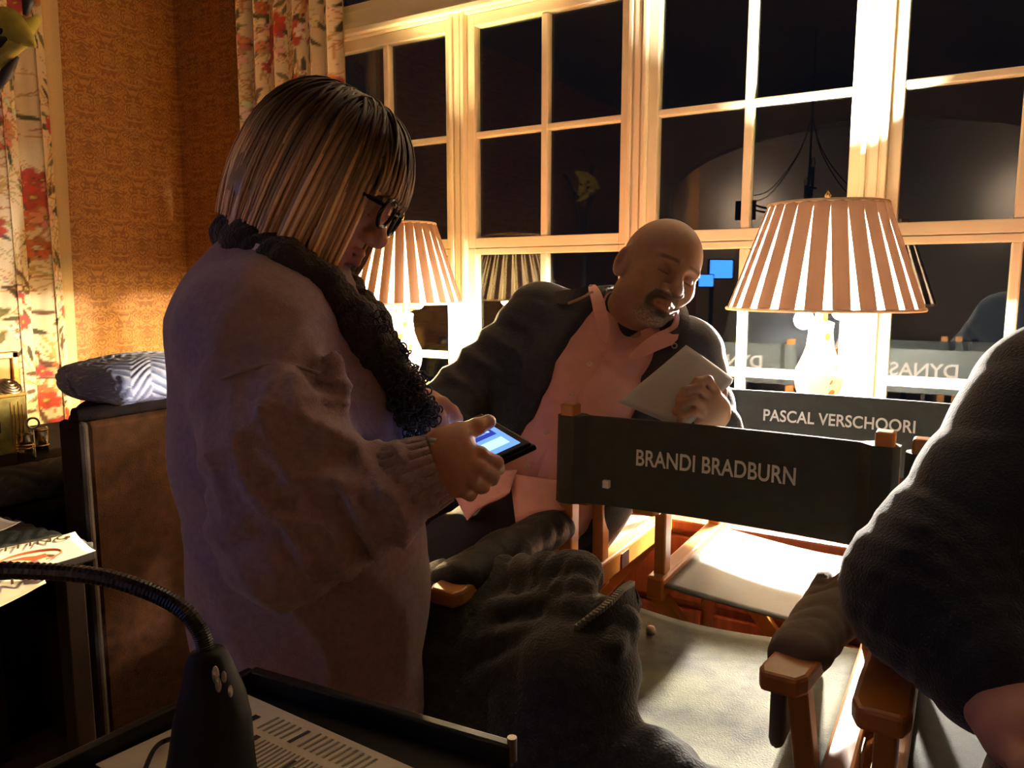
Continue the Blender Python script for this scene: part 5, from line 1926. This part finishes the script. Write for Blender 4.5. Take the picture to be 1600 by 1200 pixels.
pb_ = [cone(p_pel, p_ch, 0.12, 0.125, 0.05, stretch=((1, 0, 0), 1.35)), cone(p_ch, p_NB, 0.12, 0.06, 0.05, stretch=((1, 0, 0), 1.2)), cone(p_SR, p_SL, 0.055, 0.055, 0.05),
       cone(p_SR, p_ER, 0.05, 0.042, 0.03), cone(p_ER, p_WR, 0.042, 0.032, 0.02), cone(p_SL, p_EL, 0.05, 0.042, 0.03), cone(p_EL, p_HL, 0.04, 0.03, 0.02)]
hipz = 0.885
kn = []
for dx in (-0.10, 0.10):
    a_ = V(p_NB[0] + dx, p_NB[1], hipz)
    k_ = a_ + V(dx * 0.3, -0.42, -0.02)
    f_ = k_ + V(0, 0.05, -0.46)
    kn.append((a_, k_, f_))
    pb_ += [cone(a_, k_, 0.08, 0.056, 0.04), cone(k_, f_, 0.052, 0.036, 0.02), cone(f_, f_ + V(0, -0.12, -0.05), 0.035, 0.03, 0.02)]
hd_ = unit(p_HR - p_WR)
hs_ = unit(np.cross(hd_, V(0, 0, 1)))
ph2 = [cone(p_ER, p_WR, 0.042, 0.034, 0.02), cone(p_WR, p_HR, 0.034, 0.036, 0.02, stretch=(hs_, 1.35))]
for k in range(4):
    o_ = hs_ * (k - 1.5) * 0.021
    ph2 += hand_chain([p_HR + o_, p_HR + hd_ * 0.045 + o_ * 1.1 + V(0, 0, 0.004), p_HR + hd_ * 0.075 + o_ * 1.1 - V(0, 0, 0.022)], 0.0115, 0.009)
ph2 += hand_chain([p_WR + hd_ * 0.03 - hs_ * 0.035, p_HR - hs_ * 0.052, p_HR + hd_ * 0.03 - hs_ * 0.050], 0.014, 0.010)
v2, f2 = nets(ph2, 0.0035)
v, f = nets(pb_, 0.012)
body_mesh("body", [p_head, (v, f, np.ones((len(v), 3)) * np.array(skin_p)), (v2, f2, np.ones((len(v2), 3)) * np.array(skin_p))], M_skin, per)
M_coat = mat("black_fleece_jacket", (0.012, 0.016, 0.024), 0.9, var=0.25, scale=80, bump=0.5, bscale=350, sheen=0.35)
pj = [cone(p_pel - V(0, 0, 0.03), p_ch, 0.155, 0.16, 0.06, stretch=((1, 0, 0), 1.35)), cone(p_ch, p_NB, 0.155, 0.09, 0.06, stretch=((1, 0, 0), 1.25)), cone(p_SR, p_SL, 0.095, 0.095, 0.06),
      cone(p_SR, p_ER, 0.110, 0.084, 0.05, fold=(0.005, 3, 1.5)), cone(p_ER, p_ER + (p_WR - p_ER) * 0.72, 0.080, 0.060, 0.03, fold=(0.006, 4, 1.2)), cone(p_SL, p_EL, 0.10, 0.08, 0.05), cone(p_EL, p_EL + (p_HL - p_EL) * 0.8, 0.075, 0.06, 0.03),
      cone(p_pel + V(-0.15, -0.02, -0.01), p_pel + V(-0.19, -0.30, -0.03), 0.085, 0.075, 0.04, fold=(0.008, 3, 1)),  # jacket skirt added to cover the lit chair seat with dark
      cone(p_NB + V(0, 0, 0.02), p_HC, 0.065, 0.08, 0.01, 's')]
fold_p = cloth_waves([(P(1380, 900, 0.76), 0.07, CU * 0.9 + CR * 0.3, 0.028, 0.006, 0.5), (P(1480, 750, 0.76), 0.10, CU * 0.6 - CR * 0.6, 0.07, 0.005, 0.4)])
body_mesh("jacket", [(*nets(pj, 0.007, fold_p), None)], M_coat, per, smooth_it=1)
pt = []
for a_, k_, f_ in kn:
    pt += [cone(a_, k_, 0.094, 0.07, 0.04), cone(k_, f_, 0.068, 0.056, 0.03)]
M_jeans = mat("dark_blue_jeans", (0.02, 0.022, 0.06), 0.85, var=0.2, bump=0.2)
body_mesh("trousers", [(*nets(pt, 0.012), None)], M_jeans, per)
for a_, k_, f_ in kn:
    body_mesh("shoe", [(*nets([cone(f_ + V(0, 0.03, -0.045), f_ + V(0, -0.16, -0.055), 0.042, 0.036, 0.02)], 0.01), None)], M_black, per)
ha = [ell(p_HC + pM @ V(0, -0.018, 0.045), (0.088, 0.104, 0.092), pM, 0.02), ell(p_HC + pM @ V(0, 0.12, -0.03), (0.07, 0.07, 0.09), pM, 0.01, 's')]
v, f = nets(ha, 0.006)
body_mesh("hair", [(v, f, np.ones((len(v), 3)) * np.array((0.05, 0.03, 0.018)))], M_hair, per)

# ================================================================== COATS ON THE FRONT CHAIR
M_wool = mat("charcoal_fleece_coat", (0.038, 0.040, 0.034), 0.92, var=0.3, scale=70, bump=0.6, bscale=260, sheen=0.5)
co = thing("coat", "crumpled charcoal fleece coat with zipped hood piled on the front director's chair", "coat", P(830, 1080, 1.10))
cp = [cone(P(720, 985, 1.20), P(880, 1030, 1.12), 0.085, 0.075, 0.04, fold=(0.014, 3, 2)),
      ell(P(902, 1042, 1.05), (0.088, 0.085, 0.068), None, 0.02), cone(P(780, 1100, 1.12), P(890, 1080, 1.06), 0.09, 0.075, 0.03, fold=(0.01, 2, 2)),
      cone(P(860, 905, 1.16), P(905, 898, 1.14), 0.040, 0.036, 0.012, fold=(0.006, 1, 2)),                 # upper roll
      cone(P(850, 942, 1.13), P(905, 926, 1.10), 0.032, 0.026, 0.008, fold=(0.008, 2, 2)),                # second fold
      cone(P(845, 975, 1.11), P(900, 958, 1.07), 0.028, 0.024, 0.008, fold=(0.006, 2, 1)),
      cone(P(900, 958, 1.07), P(965, 972, 1.055), 0.024, 0.030, 0.008, fold=(0.008, 3, 2)),               # gathered neck
      cone(P(955, 965, 1.06), P(972, 990, 1.06), 0.026, 0.024, 0.01),
      cone(P(885, 1003, 1.03), P(960, 1000, 1.02), 0.016, 0.020, 0.006), cone(P(870, 1020, 1.02), P(960, 1012, 1.00), 0.012, 0.016, 0.006),   # hood rim
      cone(P(700, 930, 1.22), P(840, 915, 1.20), 0.055, 0.045, 0.03, fold=(0.014, 4, 1)), cone(P(690, 1000, 1.17), P(715, 1140, 1.14), 0.07, 0.09, 0.05, fold=(0.01, 3, 1)),
      cone(P(860, 1150, 1.03), P(1030, 1220, 0.97), 0.07, 0.050, 0.04, fold=(0.008, 3, 2)), cone(P(1030, 1220, 0.97), P(1100, 1245, 0.93), 0.050, 0.03, 0.03, fold=(0.006, 2, 2)),  # extra coat lumps added to keep the seat's shadowy front dark
      cone(P(760, 960, 1.13), P(850, 940, 1.10), 0.020, 0.016, 0.008), cone(P(740, 1010, 1.10), P(850, 985, 1.06), 0.024, 0.014, 0.01), cone(P(770, 1060, 1.06), P(850, 1020, 1.03), 0.022, 0.012, 0.01)]
body_mesh("shell", [(*nets(cp, 0.0065), None)], M_wool, co, smooth_it=1)
# zipper edge of the hood standing up in a curl
zl = spline([P(900, 985, 1.02), P(930, 962, 1.015), P(955, 942, 1.03), P(972, 924, 1.05), P(988, 914, 1.08)], 24)
strip("hood_edge", M_wool, co, zl, [unit(P(1000, 985, 1.06) - P(975, 930, 1.05)) for _ in zl], [0.030 + 0.02 * math.sin(math.pi * i / 23) for i in range(24)], 0.006)
zt = MB()
for i in range(1, 23):
    p, t_ = zl[i], unit(zl[min(i + 1, 23)] - zl[i - 1])
    zt.box(p + V(-0.004, -0.004, 0.000), p + V(0.004, 0.004, 0.006))
zo = zt.build("zipper_teeth", mat("zipper_metal", (0.30, 0.30, 0.27), 0.4, metal=0.8), co)
zo["kind"] = "stuff"
MB().tube(spline([P(988, 914, 1.08), P(996, 930, 1.075), P(996, 955, 1.07), P(990, 978, 1.06)], 14), 0.0016, 6).build("hood_cord", M_scarf, co, smooth=True)
# rolled dark leather jacket along the chair's left arm
M_leather = mat("black_leather", (0.014, 0.014, 0.013), 0.55, spec=0.3, var=0.3, scale=30, bump=0.5, bscale=120)
rj = tag(body_mesh("leather_jacket", [(*nets([cone(V(-0.640, 0.915, 0.938), V(-0.645, 1.06, 0.934), 0.030, 0.031, 0.03, stretch=((1, 0, 0), 1.2), fold=(0.004, 3, 1.5)), cone(V(-0.645, 1.06, 0.934), V(-0.648, 1.235, 0.928), 0.031, 0.032, 0.03, stretch=((1, 0, 0), 1.2), fold=(0.004, 3, 1.0)),
         rbox(V(-0.678, 1.06, 0.86), (0.012, 0.16, 0.085), rad=0.01, k=0.03)], 0.006), None)], M_leather, None, smooth_it=1), "rolled black leather jacket lying along the front chair's left armrest", "jacket")
# cloth sleeve slipped over the same chair's right arm
acp = [cone(V(-0.153, 0.935, 0.937), V(-0.136, 1.06, 0.937), 0.027, 0.026, 0.02, stretch=((1, 0, 0), 1.2), fold=(0.004, 3, 1.5)), cone(V(-0.136, 1.06, 0.937), V(-0.112, 1.245, 0.937), 0.026, 0.027, 0.02, stretch=((1, 0, 0), 1.2), fold=(0.006, 4, 1.5)),
       rbox(V(-0.176, 1.08, 0.875), (0.010, 0.16, 0.065), rad=0.009, k=0.03)]
tag(body_mesh("armrest_cover", [(*nets(acp, 0.006), None)], mat("brown_grey_armrest_cloth", (0.12, 0.085, 0.06), 0.85, var=0.25, bump=0.3), None, smooth_it=1), "brown-grey cloth draped over the front chair's right armrest", "cloth")

# ================================================================== FOREGROUND CART WITH PAPERS AND GOOSENECK
ZD = 1.0
M_cart = mat("black_cart", (0.007, 0.007, 0.009), 0.5, spec=0.3, var=0.15)
A, B = PZ(395, 1070, ZD), PZ(800, 1192, ZD)
C_, D_ = PZ(-130, 1330, ZD), PZ(60, 1650, ZD)
ct = thing("rolling_cart", "black equipment cart in the foreground carrying printed pages and gooseneck light", "cart", tuple(((A + B + C_ + D_) / 4) * V(1, 1, 0)))
poly = [A, B, B + (D_ - C_) * 0.0 + (C_ - A) * 0.8, C_]
MB().prism([p - V(0, 0, 0.03) for p in poly], (0, 0, 0.03)).build("tray", M_cart, ct)
rim_n = V(0, 0, 1)
for a_, b_ in ((A, B), (C_, A)):
    MB().bar(a_ + V(0, 0, 0.006), b_ + V(0, 0, 0.006), 0.010, 0.022, np.cross(unit(b_ - a_), V(0, 0, 1))).build("tray_rim", M_cart, ct, bevel=0.002)
MB().tube([B + V(0, 0, 0.002), B + V(0, 0, 0.022)], 0.004, 10).build("corner_screw", M_metal, ct)
for p in poly:
    q = p * 0.94 + (sum(poly) / 4) * 0.06
    MB().bar((q[0], q[1], 0.06), (q[0], q[1], ZD - 0.03), 0.025, 0.025).build("cart_leg", M_cart, ct)
    MB().torus((q[0], q[1], 0.03), (1, 0.3, 0), 0.022, 0.008, 16, 8).build("caster", M_cart, ct, smooth=True)
M_print = mat("grey_print", (0.30, 0.29, 0.26), 0.8)
M_print_d = mat("black_print", (0.05, 0.045, 0.05), 0.8)


def page(label, corners, dz, blocks):
    c = [PZ(px, py, ZD) + V(0, 0, dz) for px, py in corners]
    mb = MB()
    n = 8
    pts = [c[0] * (1 - i / (n - 1)) * (1 - j / (n - 1)) + c[1] * (i / (n - 1)) * (1 - j / (n - 1)) + c[2] * (i / (n - 1)) * (j / (n - 1)) + c[3] * (1 - i / (n - 1)) * (j / (n - 1)) for i in range(n) for j in range(n)]
    o = tag(mb.grid(pts, n, n).build("printed_page", M_paper, solid=0.0008), label, "paper", "pages on the cart")

    def at(u, v):
        return c[0] * (1 - u) * (1 - v) + c[1] * u * (1 - v) + c[2] * u * v + c[3] * (1 - u) * v + V(0, 0, 0.0009)
    for (u0, u1, v0, v1, m_) in blocks:
        MB().prism([at(u0, v0), at(u1, v0), at(u1, v1), at(u0, v1)], (0, 0, 0.0003)).build("print_block", m_, o)
    return o


lines = [(0.30, 0.62, 0.30, 0.335, M_print_d)] + [(0.34, 0.30 + 0.5, 0.36 + 0.035 * k, 0.372 + 0.035 * k, M_print) for k in range(14)] + [(0.62, 0.72, 0.55, 0.57, M_print_d), (0.66, 0.76, 0.60, 0.62, M_print_d)]
page("upper printed page on the black cart, beside the gooseneck stem", [(150, 1200), (386, 1090), (700, 1230), (470, 1390)], 0.003,
     [(0.80, 0.86, 0.16, 0.19, M_print_d), (0.76, 0.92, 0.40, 0.415, M_print_d)] + [(0.70, 0.92, 0.24 + 0.03 * k, 0.25 + 0.03 * k, M_print) for k in range(5)] + [(0.66, 0.94, 0.45 + 0.03 * k, 0.46 + 0.03 * k, M_print) for k in range(10)])
page("lower printed page on the black cart, with bold table headings", [(180, 1235), (372, 1135), (600, 1240), (430, 1380)], 0.006,
     [(0.78, 0.93, 0.20, 0.235, M_print_d), (0.74, 0.86, 0.52, 0.54, M_print_d), (0.66, 0.80, 0.56, 0.58, M_print_d)] + [(0.55, 0.92, 0.27 + 0.03 * k, 0.28 + 0.03 * k, M_print) for k in range(20)])
# gooseneck light
gn = thing("gooseneck_light", "black gooseneck light arching from the cart in the lower left foreground", "lamp", PZ(330, 1235, ZD) + V(0, 0, 0.008))
base = PZ(330, 1235, ZD) + V(0, 0, 0.008)
dz0 = float(np.dot(base - CC, CF))
d0 = dz0
MB().tube(spline([base, P(331, 1180, d0), P(332, 1110, d0), P(328, 1060, d0), P(322, 1015, d0)], 16), [0.034, 0.034, 0.033, 0.032, 0.031, 0.030, 0.029, 0.028, 0.026, 0.025, 0.023, 0.021, 0.019, 0.017, 0.015, 0.012], 16).build("body", M_black, gn, smooth=True)
neck = spline([P(322, 1018, d0), P(312, 985, d0), P(285, 952, d0), P(235, 925, d0 + 0.005), P(160, 902, d0 + 0.01), P(70, 893, d0 + 0.015), P(-40, 893, d0 + 0.02), P(-130, 915, d0 + 0.02)], 150)
ng = MB()
ng.tube(neck, [0.0062 + 0.0008 * (i % 2) for i in range(150)], 10)
ng.build("gooseneck", mat("dark_ribbed_metal", (0.05, 0.05, 0.055), 0.35, metal=0.7), gn, smooth=False)
MB().tube([neck[-1], neck[-1] + V(0, 0, -0.04) - CR * 0.06], [0.012, 0.03], 14).build("light_head", M_black, gn, smooth=True)
M_foil = mat("silver_tape", (0.5, 0.5, 0.46), 0.3, metal=0.9, bump=0.6, bscale=200)
for (px, py, s_) in ((337, 1055, 0.006), (341, 1070, 0.005), (350, 1058, 0.004), (360, 1080, 0.004)):
    MB().ball(P(px, py, d0 - 0.026), s_, 8, 6, (0.5, 0.4, 1.2)).build("tape_tab", M_foil, gn)
MB().tube(spline([P(300, 1150, d0 - 0.01), PZ(262, 1156, ZD + 0.01), PZ(240, 1172, ZD + 0.01), PZ(222, 1215, ZD + 0.01)], 16), 0.002, 6).build("cord", M_black, gn, smooth=True)

# ================================================================== BEHIND THE CAMERA (chandelier and screens seen in the window glass, hall lights added)
# chandelier
cx, cy, cz = -1.14, -1.15, 2.0
M_iron = mat("black_iron", (0.015, 0.013, 0.012), 0.5, metal=0.6)
chd = thing("chandelier", "black iron candle chandelier reflected in the window beside the large lamp", "chandelier", (cx, cy, cz))
MB().tube([V(cx, cy, cz + 0.05), V(cx, cy, CEIL)], 0.008, 8).build("drop_rod", M_iron, chd)
MB().lathe([(0, -0.05), (0.02, -0.03), (0.035, 0.0), (0.02, 0.06), (0.03, 0.1), (0, 0.12)], (cx, cy, cz), 16).build("hub", M_iron, chd, smooth=True)
for k in range(6):
    a = 2 * math.pi * k / 6 + 0.3
    dx, dy = math.cos(a), math.sin(a)
    tip = V(cx + 0.52 * dx, cy + 0.52 * dy, cz + 0.03)
    arm_ = MB().tube(spline([V(cx, cy, cz), V(cx + 0.16 * dx, cy + 0.16 * dy, cz - 0.07), V(cx + 0.42 * dx, cy + 0.42 * dy, cz - 0.04), tip], 14), 0.008, 8).build("arm", M_iron, chd, smooth=True)
    MB().tube(spline([V(cx, cy, cz + 0.62), V(cx + 0.10 * dx, cy + 0.10 * dy, cz + 0.35), V(cx + 0.32 * dx, cy + 0.32 * dy, cz + 0.08), tip], 14), 0.004, 6).build("brace", M_iron, chd, smooth=True)
    MB().lathe([(0, 0), (0.03, 0.005), (0.032, 0.012), (0.012, 0.014), (0.012, 0.15), (0, 0.15)], tip, 14).build("candle_sleeve", M_iron, chd)
    MB().ball(tip + V(0, 0, 0.18), 0.02, 8, 8, (0.8, 0.8, 1.9)).build("candle_bulb", M_jar, chd, smooth=True)
# added hall lights, shielded from the room, brightening the reflected wall
for k, hx_ in enumerate((-2.75, 0.45)):
    yw_ = YB - 2.6
    hl = thing("wall_sconce", ["shielded wall sconce in the hall, seen left in the window reflection", "shielded wall sconce in the hall, seen right in the window reflection"][k], "lamp", (hx_, yw_ + 0.1, 2.3), "hall sconces")
    gr = 0.04
    MB().ball((hx_, yw_ + 0.12, 2.36), gr, 14, 10).build("globe", emit_mat("globe_glow", (1.0, 0.80, 0.62), HALL_LIGHT / (math.pi * 4 * math.pi * gr * gr)), hl, smooth=True)
    boxo("shield", (hx_ - 0.14, yw_ + 0.19, 2.24), (hx_ + 0.14, yw_ + 0.2, 2.50), M_iron, hl, 0.003)
    boxo("bracket", (hx_ - 0.02, yw_ + 0.001, 2.27), (hx_ + 0.02, yw_ + 0.19, 2.29), M_iron, hl, 0.003)
# monitor stand with two blue screens
mx_, my_ = -1.61, -0.32
md = thing("monitor_stand", "monitor stand with two bright blue screens reflected beside the bald man's head", "monitor", (mx_, my_, 0))
MB().tube([V(mx_, my_, 0.03), V(mx_, my_, 1.45)], 0.016, 10).build("pole", M_black, md)
for k in range(3):
    a = 2 * math.pi * k / 3 + 0.5
    MB().tube([V(mx_, my_, 0.30), V(mx_ + 0.32 * math.cos(a), my_ + 0.32 * math.sin(a), 0.015)], 0.012, 8).build("tripod_leg", M_black, md)
look = unit(V(0.763, 0.646 * 1.0, 0) * V(1, 1, 0))
look = unit(V(0.62, 0.78, 0))
sd_ = unit(np.cross(V(0, 0, 1), look))
M_blue = emit_mat("blue_screen", (0.05, 0.26, 1.0), 9.0)
for (off, z, w_, h_) in ((-0.055, 1.485, 0.165, 0.125), (0.065, 1.405, 0.105, 0.08)):
    c0 = V(mx_, my_, z) + sd_ * off + look * (0.03 if h_ > 0.1 else 0.06)
    r_ = [c0 + sd_ * s1 * w_ / 2 + V(0, 0, s2 * h_ / 2) for s1, s2 in ((-1, -1), (1, -1), (1, 1), (-1, 1))]
    bz = MB().prism([c0 + (p - c0) * 1.12 for p in r_], -look * 0.02).build("monitor_body", M_black, md)
    MB().prism([p + look * 0.001 for p in r_], look * 0.001).build("blue_screen", M_blue, bz)
